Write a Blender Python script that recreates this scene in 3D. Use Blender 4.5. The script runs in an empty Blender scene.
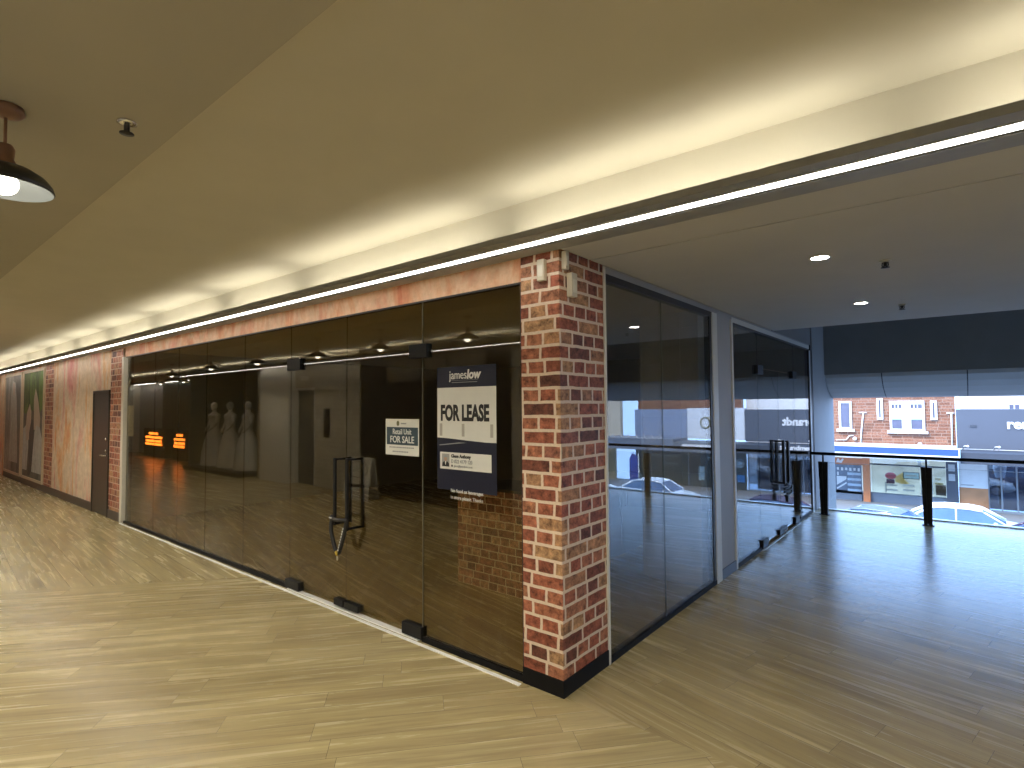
import bpy, bmesh, math, random
from mathutils import Vector, Matrix
random.seed(7)
C = bpy.context.scene.collection
R = math.radians

# ------------------------------------------------------------------ mesh helpers
class MB:
    """collects shapes, then links them as ONE mesh object"""
    def __init__(s):
        s.bm = bmesh.new(); s.uv = s.bm.loops.layers.uv.new('UVMap')
    def face(s, pts, uvs=None, mi=0, smooth=False):
        vs = [s.bm.verts.new(p) for p in pts]
        f = s.bm.faces.new(vs); f.material_index = mi; f.smooth = smooth
        if uvs:
            for l, u in zip(f.loops, uvs): l[s.uv].uv = u
        return f
    def box(s, a, b, bevel=0.0, mi=0):
        x0, y0, z0 = [min(a[i], b[i]) for i in range(3)]
        x1, y1, z1 = [max(a[i], b[i]) for i in range(3)]
        v = [s.bm.verts.new(p) for p in ((x0,y0,z0),(x1,y0,z0),(x1,y1,z0),(x0,y1,z0),(x0,y0,z1),(x1,y0,z1),(x1,y1,z1),(x0,y1,z1))]
        fs = [s.bm.faces.new([v[i] for i in q]) for q in ((3,2,1,0),(4,5,6,7),(0,1,5,4),(1,2,6,5),(2,3,7,6),(3,0,4,7))]
        for f in fs: f.material_index = mi
        if bevel > 0:
            es = list({e for f in fs for e in f.edges})
            bmesh.ops.bevel(s.bm, geom=es, offset=bevel, segments=2, affect='EDGES', profile=.7)
        return s
    def obox(s, mat, size, bevel=0.0):
        """a box centred on the origin, placed by a matrix"""
        n0 = len(s.bm.verts)
        h = [d/2 for d in size]
        s.bm.verts.ensure_lookup_table()
        before = set(s.bm.verts)
        s.box((-h[0],-h[1],-h[2]), (h[0],h[1],h[2]), bevel)
        new = [v for v in s.bm.verts if v not in before]
        bmesh.ops.transform(s.bm, matrix=mat, verts=new)
        return s
    def prism(s, poly, axis, a, b, smooth=False, mi=0):
        """polygon (list of 2-D points) extruded along axis from a to b"""
        def p3(p, t):
            return {'x': (t, p[0], p[1]), 'y': (p[0], t, p[1]), 'z': (p[0], p[1], t)}[axis]
        va = [s.bm.verts.new(p3(p, a)) for p in poly]
        vb = [s.bm.verts.new(p3(p, b)) for p in poly]
        n = len(poly); fs = []
        fs.append(s.bm.faces.new(va[::-1])); fs.append(s.bm.faces.new(vb))
        for i in range(n):
            f = s.bm.faces.new([va[i], va[(i+1) % n], vb[(i+1) % n], vb[i]]); f.smooth = smooth; fs.append(f)
        for f in fs: f.material_index = mi
        bmesh.ops.recalc_face_normals(s.bm, faces=fs)
        return s
    def lathe(s, prof, c=(0,0,0), n=32, smooth=True, close=False):
        rings = []
        for r, z in prof:
            if r < 1e-5: rings.append([s.bm.verts.new((c[0], c[1], c[2]+z))])
            else: rings.append([s.bm.verts.new((c[0]+r*math.cos(2*math.pi*i/n), c[1]+r*math.sin(2*math.pi*i/n), c[2]+z)) for i in range(n)])
        fs = []
        for A, B in zip(rings, rings[1:]):
            for i in range(n):
                j = (i+1) % n
                if len(A) == 1 and len(B) == 1: continue
                if len(A) == 1: q = [A[0], B[j], B[i]]
                elif len(B) == 1: q = [A[i], A[j], B[0]]
                else: q = [A[i], A[j], B[j], B[i]]
                f = s.bm.faces.new(q); f.smooth = smooth; fs.append(f)
        bmesh.ops.recalc_face_normals(s.bm, faces=fs)
        return s
    def tube(s, pts, r, n=10, taper=None, closed=False):
        pts = [Vector(p) for p in pts]; rings = []
        for i, p in enumerate(pts):
            if closed: t = pts[(i+1) % len(pts)] - pts[i-1]
            else: t = pts[min(i+1, len(pts)-1)] - pts[max(i-1, 0)]
            t.normalize()
            a = Vector((0,0,1)) if abs(t.z) < .9 else Vector((1,0,0))
            u = t.cross(a).normalized(); w = t.cross(u)
            rr = r if taper is None else taper[i]
            rings.append([s.bm.verts.new(p + rr*(math.cos(2*math.pi*k/n)*u + math.sin(2*math.pi*k/n)*w)) for k in range(n)])
        fs = []
        prs = list(zip(rings, rings[1:])) + ([(rings[-1], rings[0])] if closed else [])
        for A, B in prs:
            for k in range(n):
                f = s.bm.faces.new([A[k], A[(k+1) % n], B[(k+1) % n], B[k]]); f.smooth = True; fs.append(f)
        if not closed:
            fs.append(s.bm.faces.new(rings[0][::-1])); fs.append(s.bm.faces.new(rings[-1]))
        bmesh.ops.recalc_face_normals(s.bm, faces=fs)
        return s
    def ball(s, c, r, sc=(1,1,1), seg=20):
        m = Matrix.Translation(c) @ Matrix.Diagonal((sc[0],sc[1],sc[2],1))
        before = set(s.bm.faces)
        bmesh.ops.create_uvsphere(s.bm, u_segments=seg, v_segments=seg//2, radius=r, matrix=m)
        for f in s.bm.faces:
            if f not in before: f.smooth = True
        return s
    def build(s, name, mat, parent=None):
        me = bpy.data.meshes.new(name)
        if parent is not None:
            bmesh.ops.translate(s.bm, verts=s.bm.verts, vec=-world_loc(parent))
        s.bm.to_mesh(me); s.bm.free()
        for m in (mat if isinstance(mat, (list, tuple)) else [mat]): me.materials.append(m)
        o = bpy.data.objects.new(name, me); C.objects.link(o)
        if parent is not None: o.parent = parent
        return o

def world_loc(o):
    p = Vector(o.location)
    return p + world_loc(o.parent) if o.parent is not None else p

def tag(o, label, cat, group=None):
    o['label'] = label; o['category'] = cat
    if group: o['group'] = group
    return o
def struct(o):
    o['kind'] = 'structure'; return o
def thing(name, loc, label, cat, group=None):
    o = bpy.data.objects.new(name, None); C.objects.link(o); o.location = loc
    o.empty_display_size = .1
    return tag(o, label, cat, group)
def sempty(name, loc):
    o = bpy.data.objects.new(name, None); C.objects.link(o); o.location = loc
    return struct(o)
def copy_tree(o, parent=None):
    c = o.copy(); C.objects.link(c)
    if parent is not None: c.parent = parent
    for ch in list(o.children): copy_tree(ch, c)
    return c
def text(name, body, mat, parent, origin, right, up, size, align='LEFT', sx=1.0, bold=0.0, shear=0.0, ext=.0015, spacing=1.0):
    """raised lettering as one mesh: origin is the baseline point, right / up its directions"""
    cu = bpy.data.curves.new(name, 'FONT'); cu.body = body; cu.size = size; cu.align_x = align
    cu.offset = bold; cu.shear = shear; cu.extrude = ext; cu.space_character = spacing
    cu.resolution_u = 3
    t = bpy.data.objects.new(name, cu); C.objects.link(t)
    bpy.context.view_layer.update()
    me = bpy.data.meshes.new_from_object(t.evaluated_get(bpy.context.evaluated_depsgraph_get()))
    bpy.data.objects.remove(t); bpy.data.curves.remove(cu)
    rt, u = Vector(right).normalized(), Vector(up).normalized(); n = rt.cross(u)
    M = Matrix(((rt.x*sx, u.x, n.x, 0), (rt.y*sx, u.y, n.y, 0), (rt.z*sx, u.z, n.z, 0), (0,0,0,1)))
    me.transform(M); me.name = name
    me.materials.clear(); me.materials.append(mat)
    o = bpy.data.objects.new(name, me); C.objects.link(o)
    if parent is None: o.location = origin
    else:
        o.parent = parent; o.location = Vector(origin) - world_loc(parent)
    return o

# ------------------------------------------------------------------ materials
def nodes_of(name):
    m = bpy.data.materials.new(name); m.use_nodes = True
    nt = m.node_tree; b = nt.nodes['Principled BSDF']
    return m, nt, b
def N(nt, typ, **kw):
    n = nt.nodes.new(typ)
    for k, v in kw.items():
        if k in n.inputs: n.inputs[k].default_value = v
        else: setattr(n, k, v)
    return n
def ramp(nt, stops, fac, interp='LINEAR'):
    r = nt.nodes.new('ShaderNodeValToRGB'); r.color_ramp.interpolation = interp
    els = r.color_ramp.elements
    while len(els) > 1: els.remove(els[-1])
    els[0].position = stops[0][0]; els[0].color = (*stops[0][1], 1)
    for p, c in stops[1:]:
        e = els.new(p); e.color = (*c, 1)
    nt.links.new(fac, r.inputs[0]); return r
def mix(nt, fac, a, b, blend='MIX'):
    m = nt.nodes.new('ShaderNodeMix'); m.data_type = 'RGBA'; m.blend_type = blend
    for idx, v in ((0, fac), (6, a), (7, b)):
        if hasattr(v, 'is_output') or isinstance(v, bpy.types.NodeSocket): nt.links.new(v, m.inputs[idx])
        elif isinstance(v, (int, float)): m.inputs[idx].default_value = v
        else: m.inputs[idx].default_value = (*v, 1)
    return m.outputs[2]
def plain(name, col, rough=.5, metal=0.0, var=.06, scale=14.0, spec=.5, bump=0.0):
    """a paint, metal or plastic with a faint procedural mottle"""
    m, nt, b = nodes_of(name)
    tc = N(nt, 'ShaderNodeTexCoord'); nz = N(nt, 'ShaderNodeTexNoise', Scale=scale, Detail=4.0)
    nt.links.new(tc.outputs['Object'], nz.inputs['Vector'])
    lo = tuple(max(0, c*(1-var)) for c in col); hi = tuple(min(1, c*(1+var)) for c in col)
    r = ramp(nt, [(.3, lo), (.7, hi)], nz.outputs['Fac'])
    nt.links.new(r.outputs[0], b.inputs['Base Color'])
    b.inputs['Roughness'].default_value = rough; b.inputs['Metallic'].default_value = metal
    b.inputs['Specular IOR Level'].default_value = spec
    if bump:
        bp = N(nt, 'ShaderNodeBump', Strength=bump, Distance=.01); nt.links.new(nz.outputs['Fac'], bp.inputs['Height'])
        nt.links.new(bp.outputs[0], b.inputs['Normal'])
    return m
def emit(name, col, strength):
    m, nt, b = nodes_of(name); nt.nodes.remove(b)
    e = N(nt, 'ShaderNodeEmission', Strength=strength); e.inputs['Color'].default_value = (*col, 1)
    nt.links.new(e.outputs[0], nt.nodes['Material Output'].inputs[0]); return m
def pane_glass(name, tint, r0=.045, rough=0.0):
    """thin window glass: clear tinted transmission with mirror reflection rising to grazing angles"""
    m, nt, b = nodes_of(name); nt.nodes.remove(b)
    lw = N(nt, 'ShaderNodeLayerWeight'); lw.inputs['Blend'].default_value = .5
    pw = N(nt, 'ShaderNodeMath', operation='POWER'); nt.links.new(lw.outputs['Facing'], pw.inputs[0]); pw.inputs[1].default_value = 5.0
    ma = N(nt, 'ShaderNodeMath', operation='MULTIPLY_ADD'); nt.links.new(pw.outputs[0], ma.inputs[0]); ma.inputs[1].default_value = 1-r0; ma.inputs[2].default_value = r0
    tr = N(nt, 'ShaderNodeBsdfTransparent'); tr.inputs[0].default_value = (*tint, 1)
    gl = N(nt, 'ShaderNodeBsdfGlossy'); gl.inputs['Roughness'].default_value = rough
    mx = N(nt, 'ShaderNodeMixShader'); nt.links.new(ma.outputs[0], mx.inputs[0])
    nt.links.new(tr.outputs[0], mx.inputs[1]); nt.links.new(gl.outputs[0], mx.inputs[2])
    nt.links.new(mx.outputs[0], nt.nodes['Material Output'].inputs[0]); return m
def wood_floor(name, angle):
    m, nt, b = nodes_of(name)
    tc = N(nt, 'ShaderNodeTexCoord'); mp = N(nt, 'ShaderNodeMapping'); mp.inputs['Rotation'].default_value = (0,0,-R(angle))
    nt.links.new(tc.outputs['Object'], mp.inputs['Vector'])
    sp = N(nt, 'ShaderNodeSeparateXYZ'); nt.links.new(mp.outputs[0], sp.inputs[0])
    dv = N(nt, 'ShaderNodeMath', operation='DIVIDE'); nt.links.new(sp.outputs[1], dv.inputs[0]); dv.inputs[1].default_value = .165
    fl = N(nt, 'ShaderNodeMath', operation='FLOOR'); nt.links.new(dv.outputs[0], fl.inputs[0])
    wn = N(nt, 'ShaderNodeTexWhiteNoise', noise_dimensions='1D'); nt.links.new(fl.outputs[0], wn.inputs['W'])
    sh = N(nt, 'ShaderNodeMath', operation='MULTIPLY_ADD'); nt.links.new(wn.outputs['Value'], sh.inputs[0]); sh.inputs[1].default_value = 1.22; nt.links.new(sp.outputs[0], sh.inputs[2])
    cb = N(nt, 'ShaderNodeCombineXYZ'); nt.links.new(sh.outputs[0], cb.inputs[0]); nt.links.new(sp.outputs[1], cb.inputs[1])
    br = N(nt, 'ShaderNodeTexBrick', offset=0.0, offset_frequency=2, squash=1.0)
    br.inputs['Color1'].default_value = (0,0,0,1); br.inputs['Color2'].default_value = (1,1,1,1); br.inputs['Mortar'].default_value = (.5,.5,.5,1)
    for k, v in (('Scale',1.0),('Mortar Size',.0012),('Mortar Smooth',.1),('Bias',0.0),('Brick Width',1.22),('Row Height',.165)): br.inputs[k].default_value = v
    nt.links.new(cb.outputs[0], br.inputs['Vector'])
    # grain: long streaks, shifted from plank to plank
    ms = N(nt, 'ShaderNodeMapping'); ms.inputs['Scale'].default_value = (1.1, 20, 1)
    ad = N(nt, 'ShaderNodeVectorMath', operation='MULTIPLY_ADD'); nt.links.new(br.outputs['Color'], ad.inputs[0]); ad.inputs[1].default_value = (9.0, 3.0, 5.0)
    nt.links.new(mp.outputs[0], ad.inputs[2]); nt.links.new(ad.outputs[0], ms.inputs['Vector'])
    g = N(nt, 'ShaderNodeTexNoise', Scale=1.0, Detail=6.0, Roughness=.62, Distortion=.6); nt.links.new(ms.outputs[0], g.inputs['Vector'])
    ms2 = N(nt, 'ShaderNodeMapping'); ms2.inputs['Scale'].default_value = (.55, 5.5, 1); nt.links.new(ad.outputs[0], ms2.inputs['Vector'])
    g2 = N(nt, 'ShaderNodeTexNoise', Scale=1.0, Detail=3.0, Distortion=1.2); nt.links.new(ms2.outputs[0], g2.inputs['Vector'])
    base = ramp(nt, [(0,(.43,.342,.168)),(.35,(.47,.378,.187)),(.7,(.50,.408,.205)),(1,(.56,.46,.24))], br.outputs['Color'])
    gr = ramp(nt, [(.3,(.62,.59,.56)),(.48,(.92,.91,.90)),(.62,(1.0,1.0,1.0)),(.8,(1.09,1.08,1.07))], g.outputs['Fac'])
    gr2 = ramp(nt, [(.32,(.77,.75,.73)),(.52,(1,1,1)),(.72,(1.09,1.08,1.06))], g2.outputs['Fac'])
    c = mix(nt, 1.0, base.outputs[0], gr.outputs[0], 'MULTIPLY'); c = mix(nt, 1.0, c, gr2.outputs[0], 'MULTIPLY')
    c = mix(nt, br.outputs['Fac'], c, (.10,.075,.045))
    nt.links.new(c, b.inputs['Base Color'])
    rr = N(nt, 'ShaderNodeMapRange'); nt.links.new(g.outputs['Fac'], rr.inputs[0]); rr.inputs[3].default_value = .20; rr.inputs[4].default_value = .33
    nt.links.new(rr.outputs[0], b.inputs['Roughness']); b.inputs['Specular IOR Level'].default_value = .6
    bp = N(nt, 'ShaderNodeBump', Strength=.04, Distance=.003); nt.links.new(g.outputs['Fac'], bp.inputs['Height']); nt.links.new(bp.outputs[0], b.inputs['Normal'])
    return m
def brick_paper(name, w=.25, h=.0885, mort=.0115, dist=.012, stops=None, mortar=(.78,.64,.49), squash=.54, rough=.55, coord='UV'):
    m, nt, b = nodes_of(name)
    tc = N(nt, 'ShaderNodeTexCoord')
    nz = N(nt, 'ShaderNodeTexNoise', Scale=9.0, Detail=2.0); nt.links.new(tc.outputs[coord], nz.inputs['Vector'])
    sb = N(nt, 'ShaderNodeVectorMath', operation='SUBTRACT'); nt.links.new(nz.outputs['Color'], sb.inputs[0]); sb.inputs[1].default_value = (.5,.5,.5)
    ma = N(nt, 'ShaderNodeVectorMath', operation='MULTIPLY_ADD'); nt.links.new(sb.outputs[0], ma.inputs[0]); ma.inputs[1].default_value = (dist*1.6,dist,0); nt.links.new(tc.outputs[coord], ma.inputs[2])
    sp = N(nt, 'ShaderNodeSeparateXYZ'); nt.links.new(ma.outputs[0], sp.inputs[0])
    dv = N(nt, 'ShaderNodeMath', operation='DIVIDE'); nt.links.new(sp.outputs[1], dv.inputs[0]); dv.inputs[1].default_value = h
    fl = N(nt, 'ShaderNodeMath', operation='FLOOR'); nt.links.new(dv.outputs[0], fl.inputs[0])
    wn = N(nt, 'ShaderNodeTexWhiteNoise', noise_dimensions='1D'); nt.links.new(fl.outputs[0], wn.inputs['W'])
    sh = N(nt, 'ShaderNodeMath', operation='MULTIPLY_ADD'); nt.links.new(wn.outputs['Value'], sh.inputs[0]); sh.inputs[1].default_value = w; nt.links.new(sp.outputs[0], sh.inputs[2])
    cb = N(nt, 'ShaderNodeCombineXYZ'); nt.links.new(sh.outputs[0], cb.inputs[0]); nt.links.new(sp.outputs[1], cb.inputs[1])
    br = N(nt, 'ShaderNodeTexBrick', offset=.0, offset_frequency=2, squash=squash, squash_frequency=2)
    br.inputs['Color1'].default_value = (0,0,0,1); br.inputs['Color2'].default_value = (1,1,1,1); br.inputs['Mortar'].default_value = (.5,.5,.5,1)
    for k, v in (('Scale',1.0),('Mortar Size',mort),('Mortar Smooth',.35),('Bias',0.0),('Brick Width',w),('Row Height',h)): br.inputs[k].default_value = v
    nt.links.new(cb.outputs[0], br.inputs['Vector'])
    stops = stops or [(0,(.13,.05,.035)),(.16,(.23,.075,.045)),(.36,(.34,.105,.06)),(.55,(.40,.145,.08)),(.72,(.43,.20,.105)),(.86,(.46,.27,.135)),(1,(.28,.095,.07))]
    base = ramp(nt, stops, br.outputs['Color'])
    n2 = N(nt, 'ShaderNodeTexNoise', Scale=17.0, Detail=7.0, Roughness=.75); nt.links.new(tc.outputs[coord], n2.inputs['Vector'])
    gr = ramp(nt, [(.36,(.30,.27,.27)),(.46,(.76,.74,.72)),(.55,(1.08,1.07,1.05)),(.66,(1.65,1.58,1.48))], n2.outputs['Fac'])
    c = mix(nt, 1.0, base.outputs[0], gr.outputs[0], 'MULTIPLY')
    n3 = N(nt, 'ShaderNodeTexNoise', Scale=60.0, Detail=3.0); nt.links.new(tc.outputs[coord], n3.inputs['Vector'])
    mo = ramp(nt, [(.3, tuple(v*.85 for v in mortar)), (.7, mortar)], n3.outputs['Fac'])
    c = mix(nt, br.outputs['Fac'], c, mo.outputs[0])
    nt.links.new(c, b.inputs['Base Color']); b.inputs['Roughness'].default_value = rough
    b.inputs['Specular IOR Level'].default_value = .3
    return m
def streaks(name, stops, scale=(2.2, 2.2, .55), detail=5.0, rough=.6, seed=0.0):
    m, nt, b = nodes_of(name)
    tc = N(nt, 'ShaderNodeTexCoord'); mp = N(nt, 'ShaderNodeMapping'); mp.inputs['Scale'].default_value = scale; mp.inputs['Location'].default_value = (seed, seed*.7, seed*.3)
    nt.links.new(tc.outputs['Object'], mp.inputs['Vector'])
    nz = N(nt, 'ShaderNodeTexNoise', Scale=1.0, Detail=detail, Roughness=.6, Distortion=.8); nt.links.new(mp.outputs[0], nz.inputs['Vector'])
    r = ramp(nt, stops, nz.outputs['Fac']); 
    n2 = N(nt, 'ShaderNodeTexNoise', Scale=7.0, Detail=6.0, Roughness=.7); nt.links.new(tc.outputs['Object'], n2.inputs['Vector'])
    g = ramp(nt, [(.35,(.82,.80,.78)),(.65,(1.1,1.1,1.1))], n2.outputs['Fac'])
    c = mix(nt, 1.0, r.outputs[0], g.outputs[0], 'MULTIPLY')
    nt.links.new(c, b.inputs['Base Color']); b.inputs['Roughness'].default_value = rough; b.inputs['Specular IOR Level'].default_value = .25
    return m
def tiles(name, col, grout, w, h, rough=.25):
    m, nt, b = nodes_of(name)
    tc = N(nt, 'ShaderNodeTexCoord'); mp = N(nt, 'ShaderNodeMapping'); mp.inputs['Rotation'].default_value = (R(90),0,0)
    nt.links.new(tc.outputs['Object'], mp.inputs['Vector'])
    br = N(nt, 'ShaderNodeTexBrick', offset=0.0); 
    br.inputs['Color1'].default_value = (*col,1); br.inputs['Color2'].default_value = (*[v*.8 for v in col],1); br.inputs['Mortar'].default_value = (*grout,1)
    for k, v in (('Scale',1.0),('Mortar Size',.004),('Brick Width',w),('Row Height',h)): br.inputs[k].default_value = v
    nt.links.new(mp.outputs[0], br.inputs['Vector']); nt.links.new(br.outputs['Color'], b.inputs['Base Color']); b.inputs['Roughness'].default_value = rough
    return m

M = {}
M['wood_a'] = wood_floor('wood planks diagonal', 49)
M['wood_b'] = wood_floor('wood planks along corridor', -12)
M['wood_c'] = wood_floor('wood planks far corridor', -4)
M['brick'] = brick_paper('brick print wallpaper')
M['brick_small'] = brick_paper('brick print counter', w=.205, h=.0735, mort=.006, mortar=(.85,.74,.62),
        stops=[(0,(.20,.11,.09)),(.3,(.40,.20,.16)),(.6,(.54,.29,.22)),(.85,(.62,.40,.30)),(1,(.34,.17,.14))])
M['brick_far'] = brick_paper('brick print far pier', w=.235, h=.0955, mort=.008, mortar=(.62,.44,.33))
M['water'] = streaks('watercolour wallpaper', [(.33,(.60,.20,.10)),(.41,(.68,.38,.19)),(.47,(.68,.52,.36)),(.53,(.66,.53,.40)),(.59,(.66,.40,.30)),(.67,(.60,.22,.19))], scale=(1.5,1.5,.42), seed=3.1)
M['peach'] = streaks('watercolour band over the glass', [(.33,(.55,.16,.08)),(.42,(.64,.32,.18)),(.5,(.68,.46,.30)),(.58,(.64,.32,.20)),(.68,(.60,.18,.12))], scale=(1.8,1.8,.9), seed=1.3)
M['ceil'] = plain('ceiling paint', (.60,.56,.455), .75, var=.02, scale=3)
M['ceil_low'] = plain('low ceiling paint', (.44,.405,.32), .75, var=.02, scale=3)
M['ceil_right'] = plain('side hall ceiling paint', (.57,.56,.53), .7, var=.02, scale=3)
M['ledge'] = plain('grey ledge paint', (.30,.30,.285), .5, var=.05)
M['wall_grey'] = plain('grey wall paint', (.42,.42,.42), .6, var=.03, scale=4)
M['wall_blue'] = plain('blue grey wall paint', (.23,.225,.215), .6, var=.03, scale=4)
M['bulk'] = plain('dark grey bulkhead paint', (.19,.205,.215), .6, var=.04, scale=3)
M['dim'] = plain('shop interior paint', (.34,.315,.27), .7, var=.05, scale=3)
M['shop_ceil'] = plain('shop interior ceiling', (.55,.51,.43), .8, var=.04, scale=3)
M['cream'] = plain('cream trim paint', (.66,.62,.52), .45, var=.02)
M['white_trim'] = plain('white trim', (.72,.72,.68), .4, var=.02)
M['skirt'] = plain('dark brown skirting', (.055,.045,.038), .45, var=.1)
M['skirt_black'] = plain('black skirting', (.006,.006,.007), .6, var=.1, spec=.2)
M['skirt_grey'] = plain('grey skirting', (.075,.085,.105), .4, var=.1)
M['black'] = plain('black metal', (.009,.009,.010), .45, metal=.0, var=.1, spec=.3)
M['frame_dark'] = plain('dark bronze frame', (.035,.032,.03), .4, metal=.5, var=.08)
M['alu'] = plain('brushed aluminium', (.86,.84,.80), .35, metal=.35, var=.04, scale=40)
M['glass'] = pane_glass('shopfront glass', (.79,.735,.59), r0=.075)
M['glass_r'] = pane_glass('side shopfront glass', (.80,.81,.80), r0=.12)
M['glass_clear'] = pane_glass('clear balustrade glass', (.93,.96,.97), r0=.03)
M['glass_edge'] = plain('glass edge', (.16,.18,.15), .3, var=.05)
M['door_brown'] = plain('dark brown door', (.040,.034,.026), .45, var=.1)
M['chrome'] = plain('chrome', (.75,.75,.73), .2, metal=1, var=.03)
M['copper'] = plain('copper', (.30,.17,.11), .4, metal=.4, var=.05)
M['shade_out'] = plain('black shade enamel', (.02,.021,.022), .35, var=.05)
M['shade_in'] = plain('white shade enamel', (.26,.28,.275), .5, var=.02)
M['beige_plastic'] = plain('beige plastic', (.62,.56,.42), .5, var=.03)
M['bulb'] = emit('lit bulb', (1.0,.93,.80), 6)
M['led'] = emit('lit diffuser strip', (1.0,.96,.90), 6)
M['down'] = emit('lit downlight', (1.0,.93,.85), 30)
M['navy'] = plain('navy print', (.006,.008,.026), .4, var=.05)
M['paper'] = plain('white print', (.70,.69,.63), .5, var=.02)
M['white_ink'] = plain('white lettering', (.75,.75,.70), .5, var=.02)
M['grey_ink'] = plain('grey lettering', (.30,.31,.30), .5, var=.02)
M['black_ink'] = plain('black lettering', (.012,.012,.012), .5, var=.05)
M['teal'] = plain('slate blue print', (.032,.062,.08), .5, var=.05)
M['yellow'] = plain('yellow rubber', (.55,.38,.03), .5)
M['skin'] = plain('printed skin tone', (.45,.27,.19), .5)
M['cab'] = plain('white cabinet', (.62,.64,.66), .4, var=.02)
M['board'] = plain('whitewashed board', (.50,.49,.45), .6, var=.1, scale=5)

# ------------------------------------------------------------------ key sizes (metres; corner of the brick pillar stands at the origin)
ZC, ZG, ZGR = 2.71, 2.555, 2.615        # side ceiling / head of the front glass / head of the side glass
ZR, ZL = 3.075, 2.92                    # cove ceiling / low ceiling
XE, YO = -24.0, -3.9                    # far end and opposite wall

# ------------------------------------------------------------------ floor
f = MB()
k = math.tan(R(49.3)); xb = lambda y: -3.81 + y/k        # joint between the two plank directions
f.face([(xb(-6),-6,0),(7,-6,0),(7,0,0),(xb(0),0,0)], mi=0)
f.face([(XE,-9,0),(xb(-9),-9,0),(xb(-6),-6,0),(xb(0),0,0),(XE,0,0)], mi=2)
f.face([(-8.2,0,0),(7,0,0),(7,7.55,0),(-8.2,7.55,0)], mi=1)
f.box((-8.2,0,-.3),(7,7.56,-.004), mi=3)
f.box((XE,-9,-.3),(7,0,-.004), mi=3)
struct(f.build('floor', [M['wood_a'], M['wood_b'], M['wood_c'], M['skirt_grey']]))
m = MB(); m.box((.02,7.5,-.02),(7,7.6,.018)); struct(m.build('trim_1', M['alu']))

# ------------------------------------------------------------------ ceilings
m = MB(); m.box((XE,-1.905,ZR),(7,.2,ZR+.08)); struct(m.build('ceiling', M['ceil']))
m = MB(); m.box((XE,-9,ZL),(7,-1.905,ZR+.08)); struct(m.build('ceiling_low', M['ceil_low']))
m = MB()
m.box((.02,-.035,ZC),(7,.335,ZC+.03)); m.box((.02,.347,ZC),(7,4.97,ZC+.2)); m.box((.02,.335,ZC+.012),(7,.347,ZC+.2))
struct(m.build('ceiling_side', M['ceil_right']))
m = MB(); m.box((-8.3,.06,2.66),(-.01,7.4,2.8)); struct(m.build('ceiling_shop', M['shop_ceil']))
m = MB(); m.box((-.3,4.9,4.0),(7.2,8.6,4.1)); m.box((.02,4.9,ZC+.2),(7.2,4.97,4.0)); struct(m.build('ceiling_void', M['wall_grey']))
m = MB(); m.box((XE-.2,-9.2,3.25),(7.2,7.3,3.32)); struct(m.build('roof', M['bulk']))
# back wall of the cove over the front glass, and the light ledge
m = MB(); m.box((XE,.0,ZC+.02),(7,.08,ZR)); struct(m.build('wall_cove', M['ceil']))
m = MB()
m.prism([(-.365,2.70),(-.285,2.70),(-.285,2.716),(-.165,2.716),(-.165,2.70),(-.035,2.70),(-.035,2.722),(-.345,2.722),(-.348,2.735),(-.365,2.735)], 'x', XE, 7)
struct(m.build('trim_2', M['ledge']))
led = thing('ceiling_strip_light', (0,-.225,2.70), 'continuous white strip light in the dark ledge over the glass shopfront', 'light')
m = MB(); m.box((-18.6,-.254,2.7005),(6.5,-.198,2.712)); m.build('diffuser', M['led'], led)
m = MB(); m.box((-18.6,-.262,2.702),(6.5,-.254,2.7155)); m.box((-18.6,-.198,2.702),(6.5,-.190,2.7155)); m.build('channel', M['alu'], led)
# opposite ledge
m = MB()
m.prism([(y0, z0) for y0, z0 in ((-3.86,2.70),(-3.66,2.70),(-3.66,2.716),(-3.58,2.716),(-3.58,2.70),(-3.46,2.70),(-3.46,2.775),(-3.485,2.775),(-3.495,2.745),(-3.86,2.745))], 'x', XE, 3.5)
struct(m.build('trim_3', M['ledge']))
led2 = thing('ceiling_strip_light', (-8,-3.62,2.70), 'strip light mirrored in the front glass, over the lift and bridal window', 'light')
m = MB(); m.box((-16.2,-3.65,2.7005),(3,-3.59,2.712)); m.build('diffuser', M['led'], led2)
led3 = thing('ceiling_strip_light', (-20,-4.7,2.70), 'short far strip light mirrored in the front glass above the orange message screens', 'light')
m = MB(); m.box((XE,-4.74,2.7005),(-18.4,-4.68,2.712)); m.build('diffuser', M['led'], led3)
m = MB(); m.box((XE,-4.79,2.712),(-16.3,-4.6,2.76)); struct(m.build('trim_4', M['ledge']))

# ------------------------------------------------------------------ walls round the hall
def wallbox(name, a, b, mat): 
    m = MB(); m.box(a, b); return struct(m.build(name, mat))
wallbox('wall_left', (XE-.1,-9,0), (XE,.1,ZR), M['cream'])
wallbox('wall_behind', (3.5,-9,0), (7,-3.9,ZR), M['wall_grey'])
wallbox('wall_right', (7,-9.1,-.3), (7.1,8.5,4.1), M['wall_grey'])
wallbox('wall_recess', (XE,-9.1,0), (-16.2,-9.0,ZR), M['wall_grey']); wallbox('wall_recess_pale', (XE,-5.0,0), (-21.2,-4.9,ZL), M['wall_grey']); wallbox('wall_recess_dark', (-21.2,-5.0,0), (-16.3,-4.8,ZL), plain('dark panel wall', (.035,.045,.042), .4))
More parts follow.
